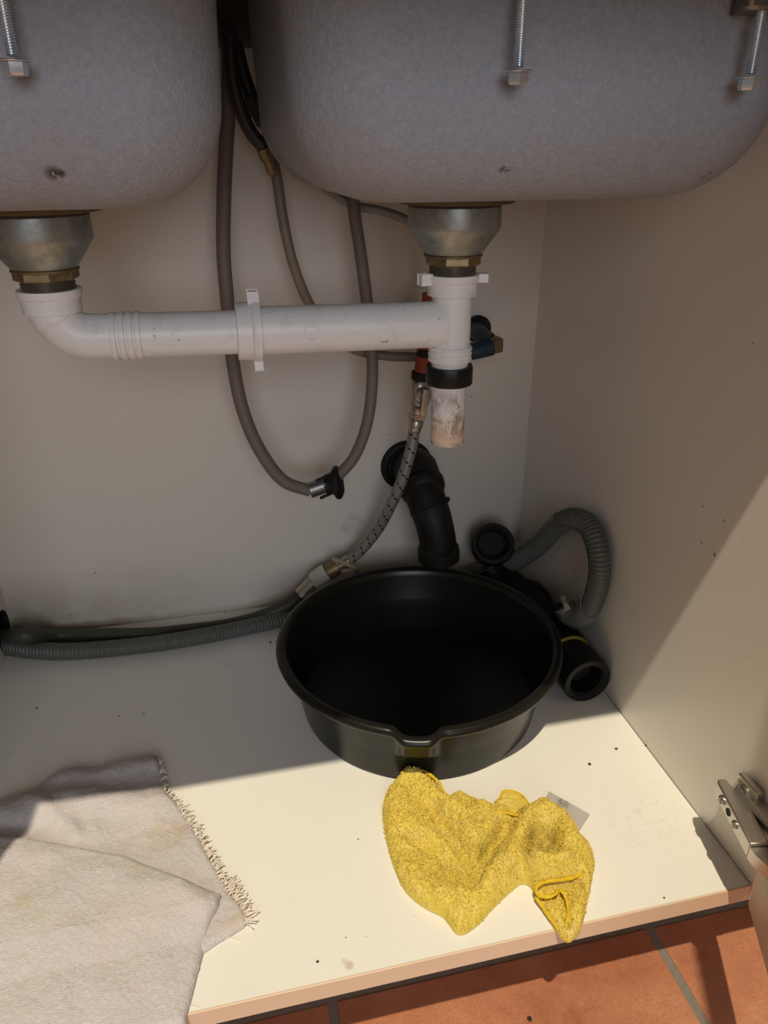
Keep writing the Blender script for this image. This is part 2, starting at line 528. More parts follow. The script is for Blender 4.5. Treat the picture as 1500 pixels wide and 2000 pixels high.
# ------------------------------------------------------------------ sink cabinet
cab = thing('sink_cabinet', 'open white kitchen sink cabinet with beech edged base board, seen from inside', 'cabinet', (-CW / 2, -CD / 2, ZT))
def grid_panel(a, b, hole=None):
    return box(NB(), a, b)
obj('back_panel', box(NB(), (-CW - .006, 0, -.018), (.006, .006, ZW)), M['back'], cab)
obj('side_panel', box(NB(), (0, -CD - .001, -.018), (.018, 0, ZW)), M['side'], cab)
# left side panel with a round hose hole near the back
bm = NB()
hy, hz, hr = -.0300, .030, .0275
xs = (-CW, -CW - .018)
rect = [(-CD, -.018), (0, -.018), (0, ZW), (-CD, ZW)]
def rect_hit(t):
    dy, dz = math.cos(t), math.sin(t)
    best = 9
    for lo, hi, d, o in ((-CD, 0, dy, hy), (-.018, ZW, dz, hz)):
        if d > 1e-9: best = min(best, (hi - o) / d)
        if d < -1e-9: best = min(best, (lo - o) / d)
    return (hy + dy * best, hz + dz * best)
angs = sorted([2 * math.pi * k / 32 for k in range(32)] + [math.atan2(z - hz, y - hy) % (2 * math.pi) for y, z in rect])
loops = []
for x in xs:
    inner = [bm.verts.new((x, hy + hr * math.cos(t), hz + hr * math.sin(t))) for t in angs]
    outer = [bm.verts.new((x, *rect_hit(t))) for t in angs]
    loops.append((inner, outer))
n = len(angs)
for i in range(n):
    j = (i + 1) % n
    for inner, outer in loops: bm.faces.new((inner[i], inner[j], outer[j], outer[i]))
    for q_ in (0, 1): bm.faces.new((loops[0][q_][i], loops[0][q_][j], loops[1][q_][j], loops[1][q_][i]))
lp_side = obj('side_panel', bm, M['side'], cab, 'left side panel with a round hose hole')
bm = NB(); lathe(bm, [(hr - .0002, -.0002), (hr - .0002, .044), (.002, .0445), (.002, .0435), (hr - .0012, .043), (hr - .0012, -.0002)], (-CW, hy, hz), (-1, 0, 0), 40, closed=True)
obj('hole_shade_liner', bm, M['hole'], lp_side, 'hose hole with its shade painted on a dark liner')  # added liner and end cap, coloured dark for the shade in the hole
bp = obj('base_panel', box(NB(), (-CW, -CD + .001, -.018), (-.0009, -.0012, 0)), M['base'], cab)
obj('edge_band', box(NB(), (-CW, -CD - .0008, -.0182), (-.0004, -CD + .001, .0003), .0004, 1), M['edge'], bp, 'beech coloured front edge band')
obj('plinth', box(NB(), (-CW, -.36, ZT), (0, -.345, -.019)), M['side'], cab)

# door swung part way open, seen at the lower right
P0 = aty(1461, 1766, -.5555)
P1 = atz(1500, 1906, P0.z)
dd = V((P1.x - P0.x, P1.y - P0.y, 0)).normalized()
nn = V((dd.y, -dd.x, 0))
if nn.x > 0: nn = -nn                       # towards the camera
DL = .34
door = obj('door', prism(NB(), [P0, P0 + dd * DL, P0 + dd * DL - nn * .018, P0 - nn * .018], (0, 0, ZW - .004 - P0.z)), M['door'], cab, 'beige cabinet door swung part way open')
pm = P0 + dd * .021
c0 = V((pm.x, pm.y, P0.z + .047)) + nn * .0002
bm = NB(); lathe(bm, [(.011, 0), (.011, .0009), (.0104, .0012)], c0, nn, 32)
stk = obj('sticker', bm, M['sticker'], door, 'round cream sticker on the inner door face')

# concealed hinge on the right side panel
HB_ = atx(1398, 1521, -.0215); HF = atx(1468, 1641, -.0335); HF.z = HB_.z - .004
hd = (HF - HB_).normalized(); hx = hd.cross(V((0, 0, 1))).normalized()
if hx.x < 0: hx = -hx                              # towards the panel
hu = V((0, 0, 1))
def hp(s, o, u=0.0): return HB_ + hd * s + hx * o + hu * u
HL = (HF - HB_).length; HH = .0150
hg = obj('hinge', prism(NB(), [hp(.004, 0, -HH), hp(HL, 0, -HH), hp(HL, .016, -HH), hp(.016, .016, -HH), hp(.006, .010, -HH), hp(0, .009, -HH), hp(0, .002, -HH)], hu * HH), M['hinge'], cab, 'nickel concealed hinge arm on the right side panel')
mod_ = hg.modifiers.new('bevel', 'BEVEL'); mod_.width = .0013; mod_.segments = 2; mod_.limit_method = 'ANGLE'
obj('mounting_plate', box(NB(), (-.012, HF.y - .002, HF.z - .012), (-.0001, HB_.y - .012, HB_.z + .004), .002, 2), M['hinge'], hg)
wc = atx(1455, 1546, -.0085)
bm = NB(); box(bm, (-.0085, wc.y - .013, wc.z - .010), (-.0001, wc.y + .013, wc.z + .010), .0036, 3)
obj('plate_wing', bm, M['hinge'], hg)
bm = NB(); lathe(bm, [(.0056, 0), (.0056, .0012), (.0038, .0022), (.0036, .0008), (.001, .0005)], (-.0085, wc.y, wc.z), (-1, 0, 0), 24)
obj('screw', bm, M['steel'], hg)
for f_, rr in ((.24, .0042), (.62, .0036)):
    p_ = hp(HL * f_, 0, -HH * .5)
    bm = NB(); lathe(bm, [(rr, 0), (rr, .0010), (rr * .75, .0016), (rr * .7, .0006), (rr * .2, .0005)], p_, -hx, 24)
    for e_ in (hd, hu):
        prism(bm, [p_ - hx * .0004 + e_ * (rr * .7 * i_) + (hu if e_ is hd else hd) * (.0005 * j_) for i_, j_ in ((-1, -1), (1, -1), (1, 1), (-1, 1))], -hx * .0014)
    obj('screw', bm, M['steel'], hg)
bm = NB(); lathe(bm, [(.0034, -.0001), (.0034, .0004)], hp(HL * .43, 0, -HH * .5), -hx, 24)
obj('slot_shade', bm, M['hole'], hg, 'dark disc painted as the shaded hole in the hinge arm')  # flat near-black disc, the hole's shade put into its colour
q1 = V((P0 + dd * .024).to_tuple())
bm = NB()
a_ = hp(HL + .0005, .000, -HH); b_ = hp(HL + .0005, .014, -HH)
e_ = V((q1.x, q1.y, HF.z - HH - .002)) + nn * .0015
prism(bm, [a_, hp(HL + .007, .001, -HH), e_ + dd * .006, e_ - dd * .010, b_], (0, 0, HH * .8))
obj('hinge_link', bm, M['hinge'], hg)

# ------------------------------------------------------------------ worktop and sink
bm = NB()
for a, b in (((-1.1, -.5715, ZW), (.5, -.452, .705)), ((-1.1, -.070, ZW), (.5, .044, .705)), ((-1.1, -.452, ZW), (-.672, -.070, .705)), ((-.002, -.452, ZW), (.5, -.070, .705))):
    box(bm, a, b)
single('worktop', bm, M['worktop'], 'dark kitchen worktop above the cabinet with the sink cut into it', 'worktop')

def rrect(x0, x1, y0, y1, r, n=10):
    out = []
    for cx, cy, a0 in ((x1 - r, y1 - r, 0), (x0 + r, y1 - r, 90), (x0 + r, y0 + r, 180), (x1 - r, y0 + r, 270)):
        for k in range(n + 1):
            a = R(a0 + 90 * k / n); out.append((cx + r * math.cos(a), cy + r * math.sin(a)))
    return out
ZB = .5405
sink = thing('double_sink', 'double bowl sink with rough grey coated undersides hanging below the worktop', 'sink', (-.35, -.25, ZB))
def bowl(x0, x1, y0, y1, rb=.062, rp=.060):
    bm = NB(); rings = []
    prof = [(.709, -.004)]
    prof += [(.705 - (.705 - ZB - rb) * k / 5, -.004 + .004 * k / 5) for k in range(1, 6)]
    for k in range(1, 15):
        a = R(90 * k / 14); prof.append((ZB + rb - rb * math.sin(a), rb * (1 - math.cos(a))))
    for z, ins in prof:
        rad = max(rp - ins * .55, .03)
        rings.append([bm.verts.new((x, y, z)) for x, y in rrect(x0 + ins, x1 - ins, y0 + ins, y1 - ins, rad)])
    for A, B in zip(rings, rings[1:]):
        for k in range(len(A)): bm.faces.new((A[k], A[(k + 1) % len(A)], B[(k + 1) % len(A)], B[k]))
    bm.faces.new(rings[-1])
    return bm
for x0, x1, lab in ((-.345, -.010, 'right sink bowl'), (-.660, -.3855, 'left sink bowl')):
    o = obj('bowl', bowl(x0, x1, -.4235, -.078), M['coat'], sink, lab, sharp=1.5)
    m_ = o.modifiers.new('thickness', 'SOLIDIFY'); m_.thickness = .0012; m_.offset = -1
bm = NB()
def ring_plate(bm, rect, inner, z0, z1):
    """flat plate with a rounded opening"""
    x0, x1, y0, y1 = rect
    cx = sum(p[0] for p in inner) / len(inner); cy = sum(p[1] for p in inner) / len(inner)
    def hit(x, y):
        dx, dy = x - cx, y - cy
        t = min(((x1 - cx) / dx if dx > 1e-9 else (x0 - cx) / dx if dx < -1e-9 else 9e9), ((y1 - cy) / dy if dy > 1e-9 else (y0 - cy) / dy if dy < -1e-9 else 9e9))
        return cx + dx * t, cy + dy * t
    pts = [(p, hit(*p)) for p in inner]
    # add the rectangle's corners at their own angle
    for c in ((x0, y0), (x1, y0), (x1, y1), (x0, y1)):
        k = min(range(len(pts)), key=lambda i: (pts[i][1][0] - c[0]) ** 2 + (pts[i][1][1] - c[1]) ** 2)
        pts[k] = (pts[k][0], c)
    L = []
    for z in (z0, z1):
        L.append(([bm.verts.new((*p, z)) for p, q_ in pts], [bm.verts.new((*q_, z)) for p, q_ in pts]))
    n = len(pts)
    for i in range(n):
        j = (i + 1) % n
        for I, O in L: bm.faces.new((I[i], I[j], O[j], O[i]))
        for q_ in (0, 1): bm.faces.new((L[0][q_][i], L[0][q_][j], L[1][q_][j], L[1][q_][i]))
ring_plate(bm, (-.365, .03, -.47, -.04), rrect(-.345, -.010, -.4235, -.078, .060), .7055, .711)
ring_plate(bm, (-.70, -.365, -.47, -.04), rrect(-.660, -.3855, -.4235, -.078, .060), .7055, .711)
obj('rim', bm, M['steel'], sink)

def clip(px, py, lab, y=-.441, zb=.645):
    p = aty(px, py, y)
    bm = NB(); box(bm, (p.x - .013, y - .007, zb), (p.x + .013, y + .010, ZW), .002, 1); box(bm, (p.x - .010, y + .008, zb), (p.x + .010, y + .0165, zb + .005))
    cl = obj('sink_clip', bm, M['thread'], sink, lab)
    bm = NB(); lathe(bm, [(.0028, 0)] + [(.0031 if k % 2 else .00255, .0006 * k) for k in range(1, 64)], (p.x, p.y, p.z + .004), (0, 0, 1), 14)
    obj('bolt', bm, M['zinc'], cl)
    bm = NB(); lathe(bm, [(.0054, -.0005), (.0062, .0008), (.0062, .0055)], (p.x, p.y, p.z - .004), (0, 0, 1), 6, phase=.3)
    lathe(bm, [(.0080, 0), (.0082, .0004), (.0080, .0009)], (p.x, p.y, p.z + .0016), (0, 0, 1), 28)
    obj('bolt_head', bm, M['zinc'], cl, 'bright zinc hex bolt head')
clip(28, 128, 'sink clip with long hanging bolt on the left bowl')
clip(1012, 148, 'sink clip with long hanging bolt in the middle of the right bowl', zb=.655)
clip(1463, 160, 'sink clip with long hanging bolt at the right end of the right bowl')

# ------------------------------------------------------------------ drains under both bowls
DY = -.25
RX, LX = -.1955, -.5275
def threads(bm, c, z0, z1, r, pitch=.0022, depth=.0009, seg=36):
    n = int((z1 - z0) / (pitch / 2)); prof = []
    for k in range(n + 1): prof.append((r if k % 2 else r - depth, z0 + (z1 - z0) * k / n - c.z))
    lathe(bm, prof, c, (0, 0, 1), seg)
def drain(x, lab, strip):
    c = V((x, DY, 0))
    t = thing('sink_drain', lab, 'drain', (x, DY, .478), 'drains under the sink bowls')
    bm = NB(); lathe(bm, [(.022, .4925), (.0245, .4925), (.0392, .5125), (.0398, .5150), (.0395, .5305), (.0382, .5320), (.03, .5325)], c, (0, 0, 1), 56)
    obj('strainer_cup', bm, M['galv'], t)
    bm = NB(); lathe(bm, [(.048, .5330), (.0500, .5338), (.0505, .5370), (.0490, ZB - .0003)], c, (0, 0, 1), 48)
    g = obj('gasket', bm, M['rubberbrown'], t)
    bm = NB(); box(bm, strip[0], strip[1], .0012, 1)
    obj('sealant_strip', bm, M['rubberbrown'], g)
    bm = NB(); lathe(bm, [(.0225, .4835), (.0245, .4845), (.0245, .4905), (.0235, .4918)], c, (0, 0, 1), 8, phase=.25)
    lathe(bm, [(.0252, .4905), (.0257, .4912), (.0252, .4922)], c, (0, 0, 1), 40)
    obj('lock_nut', bm, M['brass'], t, 'tarnished brass lock nut')
    bm = NB(); threads(bm, c, .4735, .4845, .0207)
    obj('threaded_tail', bm, M['thread'], t)
drain(RX, 'galvanised drain cup with brass nut under the right sink bowl, directly above the white tee', ((-.20, -.296, .5372), (aty(1068, 398, -.29).x, -.262, ZB - .0004)))
drain(LX, 'galvanised drain cup with brass nut under the left sink bowl, above the white elbow', ((-.62, -.296, .5372), (-.535, -.262, ZB - .0004)))

# ------------------------------------------------------------------ white waste pipe
dp = thing('waste_pipe', 'white plastic waste pipe with elbow and tee joining both drains to an open tailpipe', 'pipe', (RX, DY, .319))
def slipnut(c, axis, r=.0232, lugs=(), hgt=.018, lead=.0):
    bm = NB()
    lathe(bm, [(r * .86, 0), (r * .95, .0003), (r * .96, hgt * .62), (r, hgt * .66), (r * 1.03, hgt * .75), (r * 1.03, hgt), (r * .88, hgt)], c, axis, 48)
    ax, u, v = frame(axis)
    for d in lugs:
        d = V(d).normalized()
        s = ax.cross(d).normalized()
        p = V(c) + d * (r + .0035) + ax * (hgt * .82)
        rot = Matrix((d, s, ax)).transposed()
        box(bm, p - V((.0048, .0042, .0040)), p + V((.0048, .0042, .0040)), .0008, 1, rot=rot, about=p)
    return bm
# left elbow and spigot pipe
zc = .4365
Lc = V((LX, DY, 0)); pz = .4375
bm = NB()
arc = []
rb = .0265
for k in range(13):
    a = R(90 * k / 12)
    arc.append(V((LX + rb - rb * math.cos(a), DY, pz + rb - rb * math.sin(a))))
path = [V((LX, DY, .4725)), V((LX, DY, .466))] + arc + [V((-.47, DY, .4365)), V((-.37, DY, .4345))]
tube(bm, path, lambda s, L: .0182 if s > .02 else .0196, seg=36, step=.0022, smooth=False)
elb = obj('elbow', bm, M['pvc'], dp)
bm = NB()
for k, xx in enumerate((-.4865, -.4797, -.4733, -.4672)):
    lathe(bm, [(.0178, 0), (.0195, .0006), (.0195, .0044), (.0178, .005)], (xx, DY, .4366), (1, 0, -.02), 40)
obj('ribs', bm, M['pvc'], elb)
obj('slip_nut', slipnut((LX, DY, .4585), (0, 0, 1), .0236, (), .0180), M['pvc'], dp, 'white slip nut under the left drain')
# tee
bm = NB()
tube(bm, [V((RX, DY, .466)), V((RX, DY, .409))], .0178, seg=40, step=.003, smooth=False)
tube(bm, [V((-.369, DY, .4350)), V((-.29, DY, .4335)), V((-.205, DY, .4320))], .0203, seg=40, step=.003, smooth=False)
tee = obj('tee', bm, M['pvc'], dp)
bm = NB(); lathe(bm, [(.0058, 0), (.0062, .0006), (.0056, .0006), (.0052, 0)], aty(609, 650, DY - .0200), (0, -1, 0), 28, closed=True)
obj('moulded_ring', bm, M['pvc'], tee)
bm = NB(); threads(bm, V((RX, DY, 0)), .3985, .4125, .0203, .0040, .0011); lathe(bm, [(.0170, .389), (.0170, .399)], (RX, DY, 0), (0, 0, 1), 36)
obj('threaded_end', bm, M['pvc'], tee)
obj('slip_nut', slipnut((RX, DY, .4575), (0, 0, 1), .0232, ((-.98, -.2, 0), (.96, -.28, 0)), .0180), M['pvc'], dp, 'white slip nut with two lugs under the right drain')
obj('slip_nut', slipnut((-.3858, DY, .4353), (1, 0, -.02), .0252, ((-.02, -.1, 1), (0, -.1, -1)), .0200), M['pvc'], dp, 'white slip nut with lugs where the pipe enters the tee')
bm = NB(); lathe(bm, [(.0168, .3775), (.0208, .3775), (.0216, .3790), (.0216, .3930), (.0210, .3945), (.0172, .3945)], (RX, DY, 0), (0, 0, 1), 48, closed=True, mod=lambda r, h, t: r * (1.02 if r > .02 and (math.degrees(t) % 45) < 20 else 1.0))
obj('compression_nut', bm, M['black'], dp, 'black compression nut')
bm = NB(); lathe(bm, [(.0158, .3190), (.0160, .3195), (.0160, .3900), (.0138, .3900), (.0138, .3190)], (RX, DY, 0), (0, 0, 1), 40, closed=True)
obj('tailpipe', bm, M['tail'], dp, 'stained open tailpipe')

# ------------------------------------------------------------------ pull-out tap hose hanging in a loop
def hose_r(px, d): return px * d / FPX / 2
def path_y(l): return [aty(x, y, yy) for x, y, yy in l]
lp = thing('tap_hose', 'brown braided tap hose hanging in a long loop with a black winged connector', 'hose', aty(630, 950, -.10))
A1 = path_y([(446, 40, -.05), (447, 200, -.055), (441, 300, -.06), (437, 400, -.07), (437, 500, -.075), (445, 600, -.08), (454, 700, -.085), (474, 800, -.09), (508, 880, -.095), (555, 940, -.10), (605, 958, -.10)])
bm = NB(); tube(bm, A1, .0073, 14, .004); obj('hose', bm, M['brownhose'], lp)
A2 = path_y([(655, 935, -.10), (690, 895, -.10), (716, 830, -.095), (727, 740, -.085), (724, 660, -.08), (714, 570, -.075), (702, 480, -.07), (692, 415, -.07), (684, 330, -.065), (676, 250, -.06), (668, 120, -.055), (662, 30, -.05)])
bm = NB(); tube(bm, A2, .0066, 14, .004); obj('hose', bm, M['brownhose'], lp)
c0 = aty(604, 958, -.10); c1 = aty(640, 945, -.10); c2 = aty(672, 935, -.10)
bm = NB(); n_ = 22
lathe(bm, [(.0105 if k % 2 else .0094, (c1 - c0).length * k / n_) for k in range(n_ + 1)], c0, c1 - c0, 24)
obj('threaded_collar', bm, M['steel'], lp, 'ribbed metal collar')
axn = V((.93, -.32, .20)).normalized()
bm = NB(); lathe(bm, [(.0095, -.012), (.0115, -.011), (.013, -.004), (.0185, .000), (.0195, .003), (.0175, .006), (.009, .008)], aty(655, 943, -.102), axn, 32, mod=lambda r, h, t: r * (1 + .05 * math.cos(6 * t)) if r > .015 else r)
wn = obj('winged_nut', bm, M['rubber'], lp, 'black winged nut')
bm = NB()
for px, py, s in ((629, 934, 1), (637, 968, -1)):
    p = aty(px, py, -.108); box(bm, p - V((.008, .002, .0016)), p + V((.008, .002, .0016)), .0012, 1, rot=Euler((0, -.35, 0)).to_matrix())
obj('wing', bm, M['rubber'], wn)

# dark tap tails at the top between the bowls, and the thin grey-brown supply hose
th = thing('supply_hose', 'thin grey brown supply hose curving from a dark coupling down behind the white pipe', 'hose', aty(600, 580, -.06))
bm = NB(); tube(bm, path_y([(452, 30, -.05), (462, 90, -.05), (474, 140, -.05), (490, 186, -.052)]), .0066, 12, .004); obj('tap_tail', bm, M['darktail'], th, 'dark upper tail')
k0 = aty(491, 184, -.053); k1 = aty(508, 222, -.053); k2 = aty(514, 248, -.053)
bm = NB(); lathe(bm, [(.0085, 0), (.0115, .001), (.0115, (k1 - k0).length * .95), (.0085, (k1 - k0).length), (.0085, (k2 - k0).length * .9), (.006, (k2 - k0).length)], k0, k1 - k0, 8)
obj('coupling', bm, M['darktail'], th, 'dark hexagonal coupling')
bm = NB(); tube(bm, path_y([(517, 232, -.053), (528, 290, -.055), (540, 345, -.06), (553, 430, -.065), (571, 510, -.065), (602, 590, -.06), (640, 645, -.06), (692, 682, -.06), (745, 694, -.06), (800, 697, -.06), (860, 694, -.055), (905, 690, -.05)]), .0055, 14, .004)
obj('hose', bm, M['tanhose'], th)
tt = thing('tap_tail', 'dark short tap tail ending in a brass fitting between the two bowls', 'hose', aty(515, 310, -.085))
bm = NB(); tube(bm, path_y([(449, 70, -.085), (454, 150, -.085), (468, 210, -.085), (490, 258, -.085), (515, 288, -.085)]), .0064, 12, .004); obj('hose', bm, M['darktail'], tt)
k0 = aty(514, 287, -.085); k1 = aty(534, 338, -.08)
bm = NB(); lathe(bm, [(.004, 0), (.0072, .001), (.0072, .012), (.0056, .013), (.0056, (k1 - k0).length), (.003, (k1 - k0).length + .001)], k0, k1 - k0, 8)
obj('brass_fitting', bm, M['brass'], tt)
gh = thing('printed_hose', 'thin grey hose with worn printing running behind the right drain cup', 'hose', aty(800, 437, -.07))
bm = NB(); tube(bm, path_y([(560, 300, -.05), (630, 362, -.055), (690, 401, -.06), (745, 412, -.07), (800, 433, -.075), (838, 470, -.08), (848, 520, -.085), (846, 560, -.09)]), .0046, 12, .004)
obj('hose', bm, M['printhose'], gh)
bm = NB(); tube(bm, path_y([(846, 558, -.09), (845, 572, -.09)]), .006, 12, .004, False); obj('end_ferrule', bm, M['nickel'], gh)

# ------------------------------------------------------------------ hot valve with braided flex and black waste elbow
hv = thing('hot_water_valve', 'red and nickel isolating valve with small lever behind the white tailpipe', 'valve', aty(820, 770, -.09))
bm = NB(); tube(bm, path_y([(790, 600, 0), (800, 601, -.03), (835, 606, -.085)]), .0065, 14, .004); obj('wall_stub', bm, M['brass'], hv)
bm = NB(); tube(bm, path_y([(842, 573, -.09), (836, 640, -.09), (830, 690, -.09), (824, 736, -.09)]), .0098, 20, .004); vb = obj('red_sleeve', bm, M['red'], hv)
def disc_between(px0, py0, px1, py1, y, prof, seg=24, **k):
    a = aty(px0, py0, y); b = aty(px1, py1, y); L = (b - a).length
    bm = NB(); lathe(bm, [(r, h * L) for r, h in prof], a, b - a, seg, **k); return bm
obj('black_band', disc_between(833, 680, 830, 697, -.09, [(.0100, 0), (.0106, .1), (.0106, .9), (.0100, 1)]), M['rubber'], vb)
obj('black_band', disc_between(823, 726, 821, 741, -.09, [(.0105, 0), (.0112, .1), (.0112, .9), (.0105, 1)]), M['rubber'], vb)
vbody = obj('valve_body', disc_between(821, 742, 817, 806, -.09, [(.0095, 0), (.0118, .12), (.0120, .35), (.0112, .5), (.0120, .72), (.0098, .80), (.0098, 1)], 20), M['nickel'], hv)
p = aty(825, 772, -.1005)
bm = NB(); lathe(bm, [(.0095, 0), (.0102, .001), (.0102, .004), (.0085, .0055), (.0030, .006)], p, (.25, -1, .15), 28)
obj('lever_hub', bm, M['nickel'], vbody)
p = aty(829, 786, -.110)
bm = NB(); box(bm, p - V((.0032, .003, .0155)), p + V((.0032, .003, .0155)), .0012, 2, rot=Euler((0, .12, 0)).to_matrix())
obj('lever', bm, M['nickel'], vbody)
obj('hex_nut', disc_between(816, 806, 814, 818, -.09, [(.0095, 0), (.0105, .1), (.0105, .9), (.0095, 1)], 6), M['nickel'], hv)
fx = thing('braided_flex', 'steel braided flex with black flecks hanging from the red valve down behind the basin', 'hose', aty(740, 1020, -.06))
obj('ferrule', disc_between(814, 819, 809, 842, -.09, [(.0080, 0), (.0088, .1), (.0088, .55), (.0080, .6), (.0080, .95), (.0076, 1)], 20), M['nickel'], fx)
bm = NB(); tube(bm, path_y([(810, 838, -.09), (802, 880, -.09), (784, 940, -.085), (762, 990, -.075), (738, 1034, -.06), (710, 1070, -.05), (682, 1095, -.04)]), .0070, 16, .003)
obj('braid', bm, M['flex'], fx)
a = aty(684, 1093, -.04); b = aty(655, 1110, -.036); L = (b - a).length
bm = NB(); lathe(bm, [(.007, 0), (.0082, .002), (.0082, L * .55), (.0102, L * .56), (.0102, L), (.006, L)], a, b - a, 20); obj('end_nut', bm, M['nickel'], fx)

# fill hose with white nut running left along the back
fh = thing('fill_hose', 'smooth dark grey hose with white nut running along the back into the left hole', 'hose', aty(300, 1240, -.045))
a = aty(657, 1108, -.037); b = aty(640, 1118, -.037); L = (b - a).length
bm = NB(); lathe(bm, [(.006, -.002), (.0108, -.002), (.0112, .001), (.0112, L - .001), (.008, L)], a, b - a, 20); obj('brass_collar', bm, M['brass'], fh)
a = aty(641, 1118, -.037); b = aty(612, 1138, -.038); L = (b - a).length
bm = NB(); lathe(bm, [(.009, 0), (.0148, .001), (.0150, L * .8), (.0128, L)], a, b - a, 8); obj('white_nut', bm, M['whitenut'], fh)
a = aty(613, 1137, -.038); b = aty(588, 1162, -.040); L = (b - a).length
bm = NB(); lathe(bm, [(.0098, 0), (.0106, .001), (.0106, L), (.0085, L + .001)], a, b - a, 20); obj('crimp_sleeve', bm, M['nickel'], fh)
D1 = path_y([(592, 1158, -.040), (560, 1182, -.045), (510, 1204, -.045), (440, 1222, -.043), (360, 1232, -.040)]) + [atz(300, 1238, .0092), atz(200, 1240, .0095), atz(110, 1241, .0110), atx(50, 1241, -.668), atx(4, 1243, -.702), V((-.735, -.033, .028))]
bm = NB(); tube(bm, D1, .0088, 16, .005); obj('hose', bm, M['greenhose'], fh)
st = thing('tan_strip', 'torn tan sealing strip stuck behind the braided flex end above the basin rim', 'strip', aty(668, 1105, -.03))
bm = NB()
for l in ([(648, 1090, -.05), (668, 1097, -.055), (688, 1106, -.055), (702, 1114, -.05)], [(668, 1116, -.052), (684, 1114, -.055), (700, 1118, -.05)]):
    tube(bm, path_y(l), .0028, 8, .004, mod=lambda s, a: 1 if abs(math.cos(a)) > .5 else .45)
obj('strip', bm, M['tape'], st)

# cold valve
cv = thing('cold_water_valve', 'dark blue isolating valve with a brass cap right of the white tee', 'valve', aty(932, 640, 0))
bm = NB(); lathe(bm, [(.010, 0), (.0165, .001), (.0165, .008), (.012, .014), (.006, .016)], aty(931, 641, -.0005), (.02, -1, .05), 28); obj('wall_rose', bm, M['rubber'], cv)
bm = NB(); tube(bm, path_y([(930, 645, -.012), (940, 656, -.04), (952, 670, -.062)]), .0105, 18, .004); bb = obj('body', bm, M['teal'], cv)
obj('collar', disc_between(946, 662, 953, 671, -.055, [(.0105, 0), (.0125, .1), (.0125, .9), (.0105, 1)], 8), M['rubber'], bb)
bm = NB(); tube(bm, path_y([(960, 678, -.065), (930, 685, -.067), (890, 692, -.068)]), .0100, 18, .004); obj('outlet', bm, M['blue'], cv)
p = aty(967, 673, -.066)
bm = NB(); box(bm, p - V((.0065, .008, .0085)), p + V((.0065, .008, .0085)), .002, 2, rot=Euler((.1, -.1, .3)).to_matrix()); obj('brass_cap', bm, M['brass'], cv)

# black waste outlet on the back panel
wo = thing('waste_outlet', 'black rubber waste elbow coming out of the back panel and bending down over the basin', 'pipe', aty(793, 908, 0))
c = aty(793, 908, -.0002)
bm = NB(); lathe(bm, [(.027, .002), (.0345, 0), (.0352, .002), (.0330, .005), (.0285, .0065), (.026, .005)], c, (0, -1, 0), 48, closed=True); obj('wall_seal', bm, M['rubber'], wo)
bm = NB(); lathe(bm, [(.012, -.0), (.0285, .0005), (.0288, .003)], c, (0, -1, 0), 40); obj('seal_face', bm, M['hole'], wo)
p0 = V((-.1665, -.001, .189))
bm = NB(); tube(bm, [p0, aty(812, 915, -.03), aty(822, 945, -.055)], lambda s, L: .0262 if s < L * .55 else .0275, 32, .003)
obj('socket', bm, M['rubber'], wo)
e0 = aty(822, 945, -.053); e1 = aty(831, 968, -.068)
bm = NB(); lathe(bm, [(.0250, -.002), (.0296, 0), (.0300, .004), (.0285, .012), (.0262, .016)], e0, e1 - e0, 36); obj('collar', bm, M['rubber'], wo)
bm = NB(); tube(bm, path_y([(824, 952, -.06), (834, 980, -.075), (845, 1012, -.088), (853, 1045, -.094), (857, 1078, -.096)]), lambda s, L: .0255 - .0020 * min(s / L * 1.6, 1), 32, .003)
el = obj('elbow', bm, M['rubber'], wo)
a = aty(843, 988, -.078); b = aty(847, 1006, -.086)
bm = NB(); lathe(bm, [(.0235, 0), (.0268, .001), (.0272, .004), (.0250, .007)], aty(838, 985, -.078), b - aty(838, 985, -.078), 36); obj('collar', bm, M['rubber'], el)
a = aty(856, 1066, -.096); b = aty(857, 1090, -.096); L = (b - a).length
bm = NB(); lathe(bm, [(.0232, 0), (.0262, .002), (.0268, L * .4), (.0266, L), (.0215, L), (.0205, L * .3)], a, b - a, 40, closed=True); obj('end_collar', bm, M['rubber'], wo)

# ------------------------------------------------------------------ black trap lying along the right side
tr = thing('black_trap', 'loose black plastic trap lying on the base board along the right side panel', 'trap', (-.031, -.19, 0))
ez = .0292; ex = -.0310
bm = NB(); lathe(bm, [(.0215, 0), (.0275, .0), (.0285, .002), (.0285, .032), (.026, .034), (.022, .034), (.0185, .030), (.0185, .004)], (ex, -.288, ez), (0, 1, 0), 40, closed=True)
obj('open_socket', bm, M['black'], tr)
bm = NB(); lathe(bm, [(.004, 0), (.0185, .0005)], (ex, -.262, ez), (0, 1, 0), 32); obj('socket_shade_disc', bm, M['hole'], tr)  # near-black disc, painted shade for the depth of the socket
bm = NB(); tube(bm, [V((ex, -.257, ez)), V((ex, -.19, ez)), V((ex - .004, -.12, ez + .002)), V((ex - .012, -.085, .032)), V((ex - .028, -.060, .042)), V((ex - .038, -.052, .054))], .0245, 32, .004)
pb = obj('body', bm, M['black'], tr)
for yy in (-.236, -.125):
    bm = NB(); lathe(bm, [(.024, 0), (.0275, .001), (.0285, .004), (.0285, .017), (.0265, .020), (.024, .021)], (ex, yy, ez), (0, 1, 0), 40, mod=lambda r, h, t: r * (1.015 if r > .027 and math.degrees(t) % 30 < 12 else 1)); obj('union_nut', bm, M['black'], tr)
bm = NB(); lathe(bm, [(.0262, 0), (.0279, .0004), (.0279, .0018), (.0262, .0022)], (ex, -.2395, ez), (0, 1, 0), 40); obj('yellow_seal', bm, M['yellowring'], tr, 'yellow seal ring')
cc = aty(962, 1064, -.058); axo = V((-.22, -.75, .62)).normalized()
